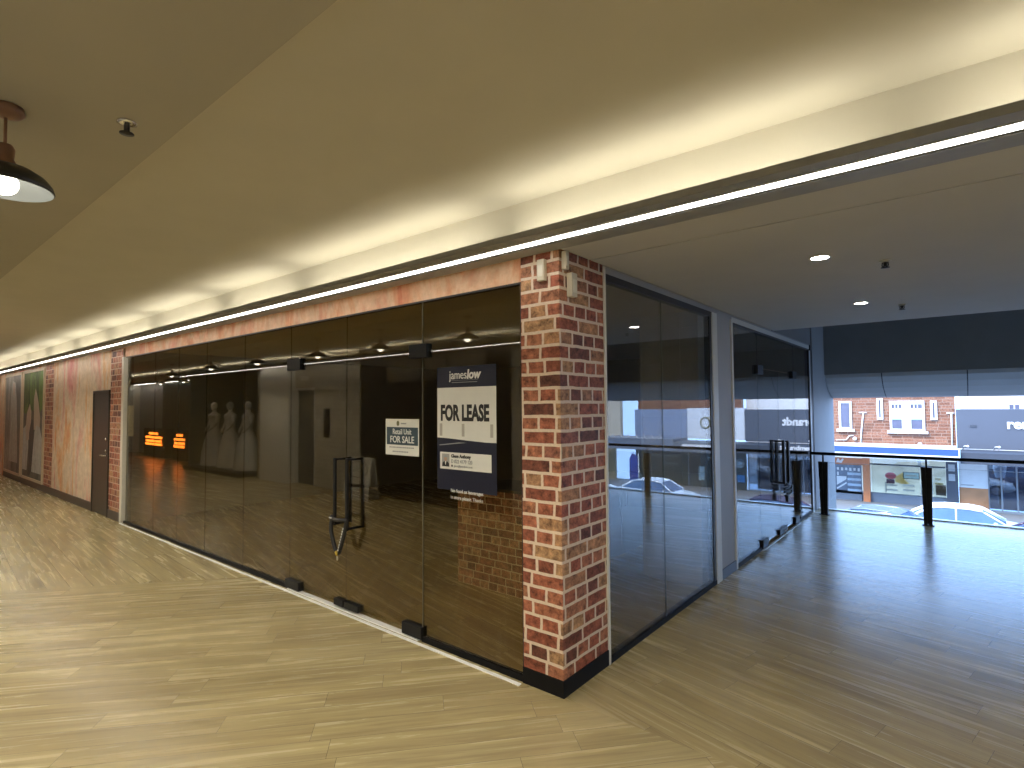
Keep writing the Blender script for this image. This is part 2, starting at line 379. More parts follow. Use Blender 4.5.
# opposite wall, with its pieces
wallbox('wall_opposite', (-3.6,-4.1,0), (3.5,YO,ZR), M['dim'])
wallbox('wall_opposite_dark', (-7.58,-4.1,0), (-3.6,YO,2.70), plain('black shopfront', (.012,.012,.013), .3))
M['tile'] = tiles('glossy mosaic tile', (.62,.57,.45), (.25,.22,.17), .10, .10)
M['tile_big'] = tiles('glossy stone tile', (.55,.50,.39), (.2,.18,.14), .60, .30)
wallbox('wall_opposite_tile', (-9.22,-4.1,0), (-7.58,-3.86,ZR), M['tile'])
wallbox('wall_opposite_pale', (-11.45,-4.1,0), (-10.1,-3.72,2.70), plain('pale column cladding', (.70,.68,.60), .5))
wallbox('wall_opposite_upper', (-10.1,-4.1,2.2), (-9.22,-3.88,ZR), M['tile_big'])
wallbox('wall_opposite_beige', (-11.95,-4.1,0), (-11.45,-3.9,2.7), plain('beige panel wall', (.33,.30,.22), .5))
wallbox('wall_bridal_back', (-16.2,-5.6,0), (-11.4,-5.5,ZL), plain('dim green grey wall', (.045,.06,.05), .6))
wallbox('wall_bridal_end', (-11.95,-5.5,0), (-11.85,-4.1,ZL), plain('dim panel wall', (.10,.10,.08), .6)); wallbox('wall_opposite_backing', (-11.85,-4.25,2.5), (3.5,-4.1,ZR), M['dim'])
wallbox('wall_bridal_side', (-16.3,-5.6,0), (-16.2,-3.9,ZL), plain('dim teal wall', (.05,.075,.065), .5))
m = MB(); m.box((-9.22,-3.9,0),(-3.6,-3.885,.12)); struct(m.build('baseboard_opposite', M['skirt']))

# ------------------------------------------------------------------ left part of the front wall: brick piers, watercolour, bridal murals
wallbox('wall_front', (XE,.0,0), (-8.14,.1,ZC), M['water'])
def uvwall(mb, x0, x1, y, z0, z1):
    mb.face([(x0,y,z0),(x1,y,z0),(x1,y,z1),(x0,y,z1)], [(x0,z0),(x1,z0),(x1,z1),(x0,z1)])
m = MB(); m.box((-8.80,-.012,.14),(-8.20,-.001,ZC)); uvwall(m, -8.80, -8.20, -.013, .14, ZC); struct(m.build('wall_pier', M['brick_far']))
m = MB(); m.box((-13.28,-.012,.14),(-12.6,-.001,ZC)); uvwall(m, -13.28, -12.6, -.013, .14, ZC); struct(m.build('wall_pier_far', M['brick_far']))
m = MB(); m.box((-17.8,-.022,0),(-9.75,-.001,.14), .003); m.box((-8.80,-.022,0),(-8.20,-.001,.14), .003); struct(m.build('baseboard_front', M['skirt']))
m = MB(); m.box((-8.2,-.03,0),(-8.1,.06,ZG),.004); struct(m.build('trim_5', M['cream']))
m = MB(); m.box((-8.1,.03,0),(-8.06,.09,ZG),.004); struct(m.build('trim_6', M['frame_dark']))
# dark service door
d = sempty('door_1', (-9.3,-.01,0))
m = MB(); m.box((-9.72,-.03,0),(-9.68,-.001,2.05),.004); m.box((-8.86,-.03,0),(-8.82,-.001,2.05),.004); m.box((-9.72,-.03,2.02),(-8.82,-.001,2.06),.004); m.build('door_frame', M['door_brown'], d)
m = MB(); m.box((-9.68,-.018,.01),(-8.86,-.001,2.02)); m.build('door_leaf', M['door_brown'], d)
m = MB(); m.lathe([(0,0),(.026,0),(.026,.02),(0,.024)], n=20); bmesh.ops.rotate(m.bm, verts=m.bm.verts, matrix=Matrix.Rotation(R(90),3,'X')); bmesh.ops.translate(m.bm, verts=m.bm.verts, vec=(-8.93,-.018,1.25)); m.build('door_lock', M['chrome'], d)
m = MB(); m.lathe([(0,0),(.026,0),(.026,.02),(0,.024)], n=20); bmesh.ops.rotate(m.bm, verts=m.bm.verts, matrix=Matrix.Rotation(R(90),3,'X')); bmesh.ops.translate(m.bm, verts=m.bm.verts, vec=(-8.93,-.018,1.06)); m.build('door_lock', M['chrome'], d)
m = MB(); m.tube([(-8.93,-.02,.99),(-8.93,-.07,.99),(-9.07,-.07,.99)], .010); m.lathe([(0,-.01),(.024,-.01),(.024,.005),(0,.005)], c=(-8.93,-.03,.99), n=16); m.build('door_handle', M['chrome'], d)

# bridal murals: printed wall panels
def mural(x0, x1, label, back, shapes, fr):
    t = thing('wall_mural', ((x0+x1)/2,-.02,.3), label, 'mural', 'bridal murals on the far wall')
    m = MB(); m.box((x0,-.016,.2),(x1,-.002,2.6)); m.build('printed_panel', back, t)
    m = MB()
    for a, b in (((x0-.06,-.03,.14),(x0,-.002,2.66)), ((x1,-.03,.14),(x1+.06,-.002,2.66)), ((x0,-.03,2.6),(x1,-.002,2.66)), ((x0,-.03,.14),(x1,-.002,.2))): m.box(a, b)
    m.build('border', fr, t)
    for i, (nm, poly, mt) in enumerate(shapes):
        m = MB(); m.prism([(x0+(x1-x0)*u, .2+2.4*v) for u, v in poly], 'y', -.0175-.0008*i, -.0155); m.build(nm, mt, t)
mb_ = plain('tan mural border', (.50,.40,.27), .6)
g1 = streaks('mural stone grey', [(.25,(.10,.10,.085)),(.45,(.20,.19,.16)),(.6,(.34,.32,.27)),(.75,(.17,.16,.14))], scale=(1.6,1.6,.35), seed=5)
g2 = streaks('mural tree green', [(.25,(.035,.06,.015)),(.45,(.10,.13,.05)),(.6,(.16,.24,.06)),(.75,(.07,.09,.04))], scale=(2.4,2.4,1.2), seed=8)
g3 = streaks('mural dusk', [(.3,(.08,.075,.06)),(.5,(.16,.15,.12)),(.7,(.10,.09,.075))], scale=(1.4,1.4,.6), seed=2)
pw = streaks('printed white gown', [(.3,(.36,.36,.33)),(.6,(.52,.51,.47)),(.8,(.44,.44,.42))], scale=(5,5,.7), seed=4)
pd = plain('printed dark jacket', (.05,.045,.04), .6); psk = plain('printed pale skin', (.46,.36,.27), .6)
mural(-17.75, -15.75, 'grey bridal wall mural at the far end, left of the green one', g1,
      [('printed_veil', [(.45,.95),(.62,.93),(.72,.75),(.78,.45),(.85,.1),(.3,.1),(.38,.5),(.36,.8)], streaks('printed veil', [(.3,(.28,.27,.23)),(.55,(.42,.41,.36)),(.8,(.30,.28,.25))], scale=(4,4,.4), seed=6)),
       ('printed_head', [(.48,.93),(.58,.93),(.62,.87),(.58,.80),(.5,.80),(.46,.86)], psk)], mb_)
mural(-15.45, -13.45, 'green bridal wall mural with white gowns under trees, beside the far brick pier', g3,
      [('printed_trees', [(0,1),(1,1),(1,.66),(.85,.62),(.7,.68),(.5,.63),(.3,.66),(.12,.6),(0,.62)], g2),
       ('printed_gown', [(.02,.46),(.18,.5),(.28,.42),(.3,.28),(.24,.06),(.0,.06)], pw),
       ('printed_figure', [(.14,.44),(.2,.62),(.34,.7),(.42,.62),(.4,.45),(.34,.36),(.2,.34)], psk),
       ('printed_jacket', [(.34,.42),(.44,.55),(.56,.55),(.60,.35),(.52,.10),(.40,.02),(.30,.02),(.36,.16)], pd),
       ('printed_figure', [(.58,.46),(.55,.74),(.62,.84),(.70,.78),(.78,.70),(.86,.56),(.84,.42)], psk),
       ('printed_gown', [(.62,.44),(.70,.50),(.86,.48),(.96,.38),(1,.06),(.5,.06),(.56,.26)], pw)], mb_)

# bench and dark box on it at the very end of the hall
t = thing('reception_bench', (-21.5,-.9,0), 'brown timber counter at the far left end of the hall', 'counter')
m = MB(); m.box((-22.2,-1.6,.92),(-20.8,-.25,.98),.006); m.build('worktop', plain('timber top', (.24,.17,.09), .5), t)
m = MB(); m.box((-22.1,-1.5,0),(-20.9,-.35,.92)); m.build('carcass', plain('timber front', (.15,.11,.065), .55), t)
t = thing('ticket_box', (-21.2,-.9,.98), 'small black box standing on the far timber counter', 'box')
m = MB(); m.box((-21.35,-1.05,.98),(-21.05,-.75,1.34),.01); m.build('case', M['black'], t)
m = MB(); m.box((-21.04,-.98,1.06),(-21.045,-.82,1.28)); m.build('screen', M['frame_dark'], t)

# ------------------------------------------------------------------ brick pillar
p = thing('brick_pillar', (-.15,.27,0), 'brick print pillar with black skirting at the corner of the two glass fronts', 'pillar')
m = MB()
x0, y1 = -.30, .535
pts = [(x0,y1),(x0,0),(0,0),(0,y1)]
u = 0.0
for i in range(4):
    a, b = pts[i], pts[(i+1) % 4]; L = math.hypot(b[0]-a[0], b[1]-a[1])
    m.face([(a[0],a[1],.0),(b[0],b[1],.0),(b[0],b[1],ZC+.02),(a[0],a[1],ZC+.02)], [(u,0),(u+L,0),(u+L,ZC+.02),(u,ZC+.02)]); u += L
m.face([(x0,y1,ZC+.02),(x0,0,ZC+.02),(0,0,ZC+.02),(0,y1,ZC+.02)])
m.build('brick_face', M['brick'], p)
m = MB(); m.prism([(x0-.004,-.008),(.008,-.008),(.008,y1),(-.002,y1),(-.002,.002),(x0-.004,.002)], 'z', 0, .10); m.build('skirting', M['skirt_black'], p)
# sensors
def sensor(loc, size, label, rz):
    t = thing('wall_sensor', loc, label, 'sensor', 'beige alarm sensors on the brick pillar')
    w, dpt, h = size
    m = MB(); m.obox(Matrix.Translation(loc) @ Matrix.Rotation(rz,4,'Z'), (w, dpt, h), .006); m.build('housing', M['beige_plastic'], t)
    m = MB(); m.obox(Matrix.Translation(loc) @ Matrix.Rotation(rz,4,'Z') @ Matrix.Translation((0,-dpt/2,-h*.05)), (w*.62, .006, h*.55), .002); m.build('lens', plain('sensor lens', (.68,.64,.52), .35), t)
sensor((-.118,-.018,2.598), (.055,.034,.135), 'beige sensor on the front face of the brick pillar, at the left', 0)
sensor((.018,.045,2.650), (.038,.034,.115), 'small upper beige sensor just round the corner of the brick pillar', R(90))
sensor((.022,.112,2.505), (.062,.042,.150), 'larger lower beige sensor on the side face of the brick pillar', R(90))
m = MB(); m.box((-.06,.535,0),(.012,.558,ZC),.003); struct(m.build('trim_7', M['white_trim']))

# ------------------------------------------------------------------ front glass
YA, YB = .012, .024
w = sempty('window_1', (-4.2,.018,0))
seams = [-8.06,-6.9,-6.04,-5.17,-4.18,-3.20]
def pane(parent, x0, x1, z0, z1, y0=YA, y1=YB, mat=None):
    m = MB(); m.box((x0+.002,y0,z0),(x1-.002,y1,z1)); return m.build('pane', mat or M['glass'], parent)
for a, b in zip(seams, seams[1:]): pane(w, a, b, .035, ZG-.01)
pane(w, -1.27, -.302, .035, ZG-.01)
pane(w, -3.20, -2.26, 2.185, ZG-.01); pane(w, -2.26, -1.27, 2.185, ZG-.01)
m = MB(); m.box((-8.1,.0,ZG-.012),(-.3,.05,ZG+.0)); m.build('head_channel', M['frame_dark'], w)
m = MB(); m.box((-8.1,.0,.0),(-3.2,.045,.036)); m.box((-1.27,.0,.0),(-.3,.045,.036)); m.build('sill_channel', M['skirt_black'], w)
m = MB(); m.box((-.312,.005,.03),(-.301,.04,ZG)); m.build('edge_channel', plain('dark red brown seal', (.035,.012,.012), .5), w)
m = MB(); m.box((-8.1,-.056,.0),(-.300,-.030,.006)); m.box((-3.2,-.012,.0),(-1.30,.04,.008)); struct(m.build('trim_8', plain('white floor track', (.95,.94,.90), .4)))
m = MB(); m.box((-8.2,.0,ZG),(-.302,.09,ZC)); struct(m.build('wall_over_glass', M['peach']))

def patch(parent, x0, x1, z0, z1, name):
    m = MB(); m.box((x0,-.012,z0),(x1,.048,z1),.004); m.build(name, M['black'], parent)
def dpull(parent, x, z0, z1, out, axis='x', c=0.0):
    """tall D pulls on both faces of a glass leaf"""
    m = MB()
    for s in (-1, 1):
        q = out*s + (.018 if axis == 'x' else -.006)
        if axis == 'x': m.box((x-.016,q-.009,z0),(x+.016,q+.009,z1),.003)
        else: m.box((q-.016,x-.028,z0),(q+.016,x+.028,z1),.003)
    for z in (z0+.012, z1-.012):
        if axis == 'x': m.box((x-.009,.018-out,z-.009),(x+.009,.018+out,z+.009))
        else: m.box((-.006-out,x-.009,z-.009),(-.006+out,x+.009,z+.009))
    m.build('pull_handle', M['black'], parent)
d1 = sempty('door_2', (-2.73,.018,0)); pane(d1, -3.20, -2.262, .05, 2.18).name = 'glass_leaf'
patch(d1, -3.235, -2.99, .015, .095, 'floor_pivot'); patch(d1, -3.23, -2.99, 2.11, 2.225, 'top_pivot'); patch(d1, -2.405, -2.268, .03, .085, 'floor_lock'); dpull(d1, -2.318, .735, 1.31, .078)
d2 = sempty('door_3', (-1.76,.018,0)); pane(d2, -2.258, -1.27, .05, 2.18).name = 'glass_leaf'
patch(d2, -1.485, -1.262, .015, .105, 'floor_pivot'); patch(d2, -1.40, -1.20, 2.12, 2.225, 'top_pivot'); patch(d2, -2.25, -2.05, .03, .085, 'floor_lock'); dpull(d2, -2.140, .71, 1.315, .078)
m = MB(); m.box((-1.2715,.0105,.05),(-1.2685,.0255,ZG-.01)); m.build('edge_seal', plain('clear seal', (.20,.19,.15), .4), w)

# cable lock looped through the pulls
t = thing('cable_lock', (-2.23,-.07,.5), 'black cable lock with white lettering hanging from the front door pulls', 'lock')
lp = [(-2.345,-.07,.80),(-2.335,-.085,.70),(-2.30,-.085,.60),(-2.255,-.085,.525),(-2.215,-.085,.52),(-2.175,-.085,.60),(-2.135,-.085,.70),(-2.118,-.08,.79),(-2.16,-.10,.80),(-2.24,-.10,.795),(-2.31,-.10,.80)]
def smooth(pts, n=6, closed=True):
    out = []; P_ = [Vector(q) for q in pts]; L = len(P_)
    for i in range(L if closed else L-1):
        a, b, c_, d_ = P_[(i-1) % L], P_[i], P_[(i+1) % L], P_[(i+2) % L]
        for j in range(n):
            s = j/n; out.append(.5*((2*b)+(c_-a)*s+(2*a-5*b+4*c_-d_)*s*s+(3*b-a-3*c_+d_)*s**3))
    return out
m = MB(); m.tube(smooth(lp), .0165, closed=True); m.build('cable', plain('black rubber', (.012,.012,.012), .45), t)
m = MB()
for i in range(9):
    s = i/9; a = Vector((-2.205,-.1005,.545)).lerp(Vector((-2.128,-.0995,.755)), s); m.obox(Matrix.Translation(a) @ Matrix.Rotation(R(20),4,'Y'), (.010,.004,.014), .001)
m.build('lettering', M['white_ink'], t)
m = MB(); m.tube([(-2.25,-.086,.525),(-2.232,-.09,.506),(-2.214,-.086,.525)], .0165, taper=[.0155,.0165,.0155]); m.build('end_cap', M['yellow'], t)
m = MB(); m.tube([(-2.336,-.101,.805),(-2.30,-.117,.808),(-2.262,-.103,.80)], .006); m.build('lettering', M['white_ink'], t)
m = MB(); m.tube([(-2.232,-.09,.49),(-2.232,-.09,.455)], .007); m.build('tag', M['beige_plastic'], t)

# ------------------------------------------------------------------ posters behind the glass (seen through the pane)
YP = .0095
def flat(parent, name, x0, x1, z0, z1, mat, lay=0):
    m = MB(); m.box((x0,YP-.0008*lay,z0),(x1,YP+.002,z1)); return m.build(name, mat, parent)
RX, UP = (1,0,0), (0,0,1)
t = thing('lease_poster', (-.82,YP,1.2), 'tall navy and white FOR LEASE poster on the glass beside the brick pillar', 'poster')
flat(t, 'backing_sheet', -1.105, -.525, 1.148, 2.035, M['navy'])
flat(t, 'white_panel', -1.102, -.526, 1.522, 1.885, M['paper'], 1)
m = MB(); m.prism([(-1.102,1.522),(-.526,1.522),(-.526,1.500),(-.62,1.500),(-.80,1.508),(-.98,1.518)], 'y', YP-.0009, YP+.001); m.build('white_panel', M['paper'], t)
text('headline', 'FOR LEASE', M['black_ink'], t, (-1.066,YP-.0012,1.650), RX, UP, .154, sx=.645, bold=.0065)
text('logo_light', 'james', M['white_ink'], t, (-.975,YP-.0012,1.945), RX, UP, .090, sx=.86)
text('logo_bold', 'low', M['white_ink'], t, (-.800,YP-.0012,1.945), RX, UP, .090, sx=.95, bold=.003, shear=.15)
m = MB(); m.box((-.95,YP-.001,1.918),(-.70,YP+.001,1.922)); m.box((-.97,YP-.001,1.934),(-.69,YP+.001,1.9358)); m.build('logo_rule', M['grey_ink'], t)
m = MB(); m.prism([(-1.08,1.470),(-.88,1.492),(-.80,1.492),(-1.08,1.464)], 'y', YP-.001, YP+.001); m.build('swoosh', M['grey_ink'], t)
flat(t, 'contact_card', -1.073, -.572, 1.297, 1.418, M['paper'], 1)
flat(t, 'portrait', -1.052, -.976, 1.314, 1.406, plain('portrait backdrop', (.34,.34,.31), .5), 2)
m = MB(); m.prism([(-1.050,1.315),(-.978,1.315),(-.980,1.338),(-.998,1.352),(-1.030,1.352),(-1.047,1.338)], 'y', YP-.0026, YP); m.build('portrait_suit', M['black_ink'], t)
m = MB(); m.prism([(-1.014+.0145*math.cos(a*.5236), 1.372+.020*math.sin(a*.5236)) for a in range(12)], 'y', YP-.0027, YP); m.build('portrait_face', M['skin'], t)
m = MB(); m.prism([(-1.014+.017*math.cos(a*.5236), 1.381+.016*math.sin(a*.5236)) for a in range(0,7)], 'y', YP-.0029, YP); m.build('portrait_hair', M['grey_ink'], t)
m = MB(); m.prism([(-1.022,1.352),(-1.006,1.352),(-1.014,1.322)], 'y', YP-.0029, YP); m.build('portrait_shirt', M['paper'], t)
text('agent_name', 'Glenn Anthony', M['black_ink'], t, (-.958,YP-.0018,1.382), RX, UP, .034, sx=.92, bold=.0009)
text('agent_phone', 'D 022 4179 120', M['grey_ink'], t, (-.958,YP-.0018,1.343), RX, UP, .038, sx=.84, bold=.0004)
text('agent_mail', 'glenn@jameslow.co.nz', M['grey_ink'], t, (-.93,YP-.0018,1.316), RX, UP, .022, sx=.9)
m = MB(); m.box((-.956,YP-.0018,1.316),(-.942,YP,1.330)); m.build('mail_icon', M['black_ink'], t)
tape = plain('faded tape mark', (.42,.40,.34), .5)
for x in (-1.075, -.85, -.58):
    m = MB(); m.box((x,YP-.0016,1.535),(x+.026,YP,1.625)); m.build('tape_mark', tape, t)

t = thing('sale_poster', (-1.51,YP,1.36), 'small square FOR SALE notice with blue band on the glass door', 'poster')
flat(t, 'backing_sheet', -1.709, -1.307, 1.368, 1.653, M['paper'])
flat(t, 'blue_band', -1.694, -1.318, 1.449, 1.588, M['teal'], 1)
text('line_small', 'Retail Unit', M['white_ink'], t, (-1.506,YP-.0012,1.533), RX, UP, .062, 'CENTER', sx=.85)
text('headline', 'FOR SALE', M['white_ink'], t, (-1.506,YP-.0012,1.467), RX, UP, .074, 'CENTER', sx=.92, bold=.0006)
m = MB(); m.prism([(-1.555+.017*math.cos(a*.5236), 1.618+.021*math.sin(a*.5236)) for a in range(12)], 'y', YP-.001, YP); m.build('emblem', plain('olive emblem', (.14,.14,.06), .5), t)
m = MB(); m.box((-1.52,YP-.001,1.612),(-1.455,YP,1.622)); m.build('emblem_line', M['grey_ink'], t)
for x0_, x1_, z in ((-1.66,-1.37,1.424),(-1.62,-1.43,1.391)):
    m = MB(); x = x0_
    while x < x1_: L = random.uniform(.012,.03); m.box((x,YP-.001,z),(x+L,YP,z+.01)); x += L+.006
    m.build('text_line', M['grey_ink'], t)
t = thing('vinyl_notice', (-.77,.009,1.10), 'small white vinyl lettering about food and drinks on the glass under the lease poster', 'notice')
text('line', 'No food or beverages', M['white_ink'], t, (-.965,.0095,1.135), RX, UP, .036, sx=.98, ext=.0006)
text('line', 'in store please. Thanks', M['white_ink'], t, (-.965,.0095,1.088), RX, UP, .036, sx=.94, ext=.0006)
t = thing('paper_notice', (-8.0,.03,1.31), 'white sheet of paper on the far left pane beside the pale post', 'notice')
m = MB(); m.box((-8.04,.026,1.33),(-7.80,.028,1.80)); m.build('sheet', plain('paper sheet', (.5,.5,.45), .6), t)
m = MB(); 
for i in range(6): m.box((-8.0,.0252,1.70-.06*i),(-7.85,.027,1.715-.06*i))
m.build('small_print', M['grey_ink'], t)

# ------------------------------------------------------------------ side glass (right front)
XA, XB = -.012, .0
def panex(parent, y0, y1, z0, z1, name='pane'):
    m = MB(); m.box((XA,y0+.002,z0),(XB,y1-.002,z1)); return m.build(name, M['glass_r'], parent)
w = sempty('window_2', (0,1.6,0))
for a, b in ((.575,1.486),(1.486,2.60)): panex(w, a, b, .04, ZGR)
m = MB(); m.box((-.05,.558,ZGR),(.006,2.66,ZGR+.05)); m.build('head_channel', M['frame_dark'], w)
m = MB(); m.box((-.05,.558,0),(.008,2.66,.04)); m.build('sill_channel', M['skirt_black'], w)
m = MB(); m.box((-.05,2.60,.04),(.006,2.655,ZGR)); m.build('jamb_channel', M['frame_dark'], w)
m = MB(); m.box((-.008,1.484,.04),(.002,1.488,ZGR)); m.build('edge_seal', M['glass_edge'], w)
m = MB(); m.box((-.06,2.66,0),(.014,2.80,ZGR+.05),.003); struct(m.build('trim_9', M['white_trim']))
wallbox('wall_side_pier', (-.3,2.80,0), (0,3.25,ZC), M['wall_grey'])
wallbox('wall_side_head', (-.12,.558,ZGR+.05), (-.001,7.36,ZC), M['wall_grey'])
wallbox('wall_side_upper', (-.2,4.97,ZC), (.0,7.36,4.0), M['wall_blue'])
m = MB(); m.box((-.002,2.80,0),(.012,3.25,.10),.002); struct(m.build('baseboard_side', M['skirt_grey']))
m = MB(); m.box((-.06,3.25,0),(.014,3.30,ZGR+.05),.003); struct(m.build('trim_10', M['white_trim']))
w = sempty('window_3', (0,5.1,0))
panex(w, 3.31, 4.25, .04, ZGR); panex(w, 6.12, 7.14, .04, ZGR); panex(w, 4.25, 6.12, 2.19, ZGR)
m = MB(); m.box((-.05,3.30,ZGR),(.006,7.14,ZGR+.02)); m.build('head_channel', M['frame_dark'], w)
m = MB(); m.box((-.05,3.30,ZGR+.02),(.008,7.20,ZGR+.075)); m.build('head_trim', M['white_trim'], w)
m = MB(); m.box((-.05,3.30,0),(.008,4.25,.04)); m.box((-.05,6.12,0),(.008,7.14,.04)); m.build('sill_channel', M['skirt_black'], w)
m = MB(); m.box((-.05,7.14,0),(.012,7.18,ZGR)); m.box((-.05,7.25,0),(.014,7.36,ZC)); m.build('end_frame', M['frame_dark'], w)
m = MB(); m.box((-.05,7.18,0),(.013,7.25,ZGR)); m.build('end_trim', M['white_trim'], w)
m = MB(); m.box((.004,4.2,0),(.03,6.2,.006)); struct(m.build('trim_11', M['alu']))
def patchx(parent, y0, y1, z0, z1, name):
    m = MB(); m.box((-.045,y0,z0),(.025,y1,z1),.004); m.build(name, M['black'], parent)
d3 = sempty('door_4', (0,4.7,0)); panex(d3, 4.25, 5.20, .05, 2.18, 'glass_leaf'); patchx(d3, 4.22, 4.46, .02, .12, 'floor_pivot'); patchx(d3, 4.18, 4.40, 2.11, 2.22, 'top_pivot'); patchx(d3, 5.02, 5.19, .03, .10, 'floor_lock'); dpull(d3, 5.09, .70, 1.27, .078, 'y')
d4 = sempty('door_5', (0,5.7,0)); panex(d4, 5.20, 6.12, .05, 2.18, 'glass_leaf'); patchx(d4, 5.92, 6.14, .02, .12, 'floor_pivot'); patchx(d4, 5.95, 6.18, 2.11, 2.22, 'top_pivot'); patchx(d4, 5.21, 5.42, .03, .10, 'floor_lock'); dpull(d4, 5.33, .66, 1.25, .078, 'y')
t = thing('chain_lock', (.07,5.2,.5), 'black padlocked chain wrapped round the side door pulls', 'lock')
m = MB(); m.tube(smooth([(.085+.02*math.sin(i*2.1), 5.21+.13*math.cos(i*math.pi*.62), .70-.014*i) for i in range(12)], 6, False), .012, n=8)
m.build('chain', M['black'], t)
m = MB(); m.box((.06,5.16,.45),(.10,5.24,.54),.008); m.tube([(.08,5.175,.54),(.08,5.18,.58),(.08,5.20,.595),(.08,5.22,.58),(.08,5.225,.54)], .006); m.build('padlock', M['frame_dark'], t)
m = MB(); m.box((.07,5.30,.56),(.12,5.37,.66),.01); m.build('lock_body', M['black'], t)

# ------------------------------------------------------------------ inside the shop
wallbox('wall_shop_back', (-8.3,7.15,0), (-.05,7.4,2.72), M['dim'])
wallbox('wall_shop_left', (-8.3,.1,0), (-8.14,7.2,2.7), M['dim'])
t = thing('shop_counter', (-1.2,1.5,0), 'low brick print counter inside the shop behind the lease poster', 'counter')
m = MB()
A = [(-2.05,1.75),(-2.05,1.17),(-1.08,1.17),(-1.08,1.75)]; u = 0
for i in range(4):
    a, b = A[i], A[(i+1) % 4]; L = math.hypot(b[0]-a[0], b[1]-a[1]); m.face([(a[0],a[1],0),(b[0],b[1],0),(b[0],b[1],.94),(a[0],a[1],.94)], [(u,0),(u+L,0),(u+L,.94),(u,.94)]); u += L
m.build('brick_face', M['brick_small'], t)
m = MB(); m.box((-2.06,1.16,.94),(-1.07,1.76,.965),.004); m.build('worktop', plain('dark counter top', (.05,.045,.04), .4), t)
t = thing('storage_cabinet', (-1.45,3.1,0), 'white low cabinet with bar handles inside the shop, behind the side glass', 'cabinet')
m = MB(); m.box((-1.75,2.3,.0),(-1.24,3.85,.86)); m.build('carcass', M['cab'], t)
for a, b, hy in ((2.31,3.03,2.95),(3.05,3.84,3.13)):
    m = MB(); m.box((-1.24,a,.09),(-1.22,b,.85),.003); dd = m.build('door', M['cab'], t)
    m = MB(); m.tube([(-1.22,hy,.72),(-1.19,hy,.72),(-1.19,hy,.56),(-1.22,hy,.56)], .007, n=8); m.build('handle', plain('grey handle', (.30,.33,.36), .35, metal=.6), dd)
t = thing('clad_column', (-.3,2.8,0), 'column clad in pale horizontal boards behind the side glass', 'column')
m = MB()
for i in range(15):
    z = .02+.178*i; m.box((-.66,2.45,z),(-.055,2.795,z+.172),.003)
m.build('boards', M['board'], t)
m = MB(); m.box((-.64,2.47,0),(-.07,2.795,2.66)); m.build('core', M['wall_grey'], t)
m = MB(); m.box((-.665,2.445,.02),(-.645,2.80,2.66)); m.box((-.25,2.442,.9),(-.235,2.452,2.66)); m.build('corner_bead', M['board'], t)

# ------------------------------------------------------------------ ceiling fittings
def pendant(x, y, label, group=None):
    t = thing('pendant_light', (x,y,ZL), label, 'pendant light', group)
    m = MB(); m.lathe([(0,0),(.054,0),(.057,-.022),(.046,-.034),(.014,-.044),(0,-.044)], c=(x,y,ZL), n=28); m.build('ceiling_rose', M['copper'], t)
    m = MB(); m.tube([(x,y,ZL-.03),(x,y,2.765)], .0055); m.build('rod', M['copper'], t)
    m = MB(); m.lathe([(0,-.150),(.024,-.150),(.031,-.166),(.028,-.204),(.040,-.226),(.042,-.240),(0,-.240)], c=(x,y,ZL), n=28); m.build('lamp_holder', M['copper'], t)
    prof = [(.036,-.226),(.054,-.231),(.090,-.243),(.125,-.266),(.146,-.292),(.153,-.314)]
    m = MB(); m.lathe(prof + [(.149,-.316)], c=(x,y,ZL), n=40); s = m.build('lamp_shade', M['shade_out'], t)
    m = MB(); m.lathe([(r-.004, z-.005) for r, z in prof[::-1]], c=(x,y,ZL), n=40); m.build('shade_lining', M['shade_in'], s)
    m = MB(); m.ball((x,y,ZL-.300), .045, (1,1,1), 20); m.lathe([(.022,-.240),(.022,-.29)], c=(x,y,ZL), n=14); m.build('bulb', M['bulb'], t)
    return t
PX = [-.93,-3.02,-4.83,-6.55,-8.69,-10.8]
pend0 = pendant(PX[0], -2.405, 'black dome pendant lamp with copper fittings at the top left edge')
ORD = ['first', 'second', 'third', 'fourth', 'fifth']
pls = []
for i, x in enumerate(PX[1:]):
    o = copy_tree(pend0); o.location = (x, -2.30, ZL)
    o['label'] = 'pendant lamp mirrored in the front glass, %s along from the brick pillar' % ORD[i]; o['group'] = 'pendant lamps mirrored in the glass'
pend0['group'] = 'pendant lamps mirrored in the glass'
for x, y, l in ((-14.2,-2.7,'wide mirrored pendant lamp above the orange screen, the nearest of the far three'), (-17.6,-4.2,'right one of the two smallest far pendant lamps mirrored in the glass'), (-19.6,-4.2,'left one of the two smallest far pendant lamps mirrored in the glass')):
    o = copy_tree(pend0); o.location = (x, y, ZL); o['label'] = l; o['group'] = 'pendant lamps mirrored in the glass'
def sprinkler(x, y, z, label):
    t = thing('sprinkler_head', (x,y,z), label, 'sprinkler', 'ceiling sprinklers')
    m = MB(); m.lathe([(0,0),(.034,0),(.036,-.006),(.02,-.012),(0,-.012)], c=(x,y,z), n=24); m.build('escutcheon', M['chrome'] if z > 2.8 else M['white_trim'], t)
    m = MB(); m.tube([(x,y,z-.01),(x,y,z-.04)], .011); m.tube([(x-.015,y,z-.012),(x-.018,y,z-.035),(x,y,z-.05),(x+.018,y,z-.035),(x+.015,y,z-.012)], .004, n=6); m.build('frame', M['frame_dark'], t)
    m = MB(); m.lathe([(0,-.052),(.026,-.050),(.026,-.047),(0,-.046)], c=(x,y,z), n=20); m.build('deflector', M['frame_dark'], t)
sprinkler(-.709,-2.07,ZL,'sprinkler in the low ceiling beside the pendant lamp')
sprinkler(1.528,1.654,ZC,'nearer sprinkler in the side hall ceiling, right of the nearer downlight')
sprinkler(1.481,3.763,ZC,'farther sprinkler in the side hall ceiling, near the ceiling edge')
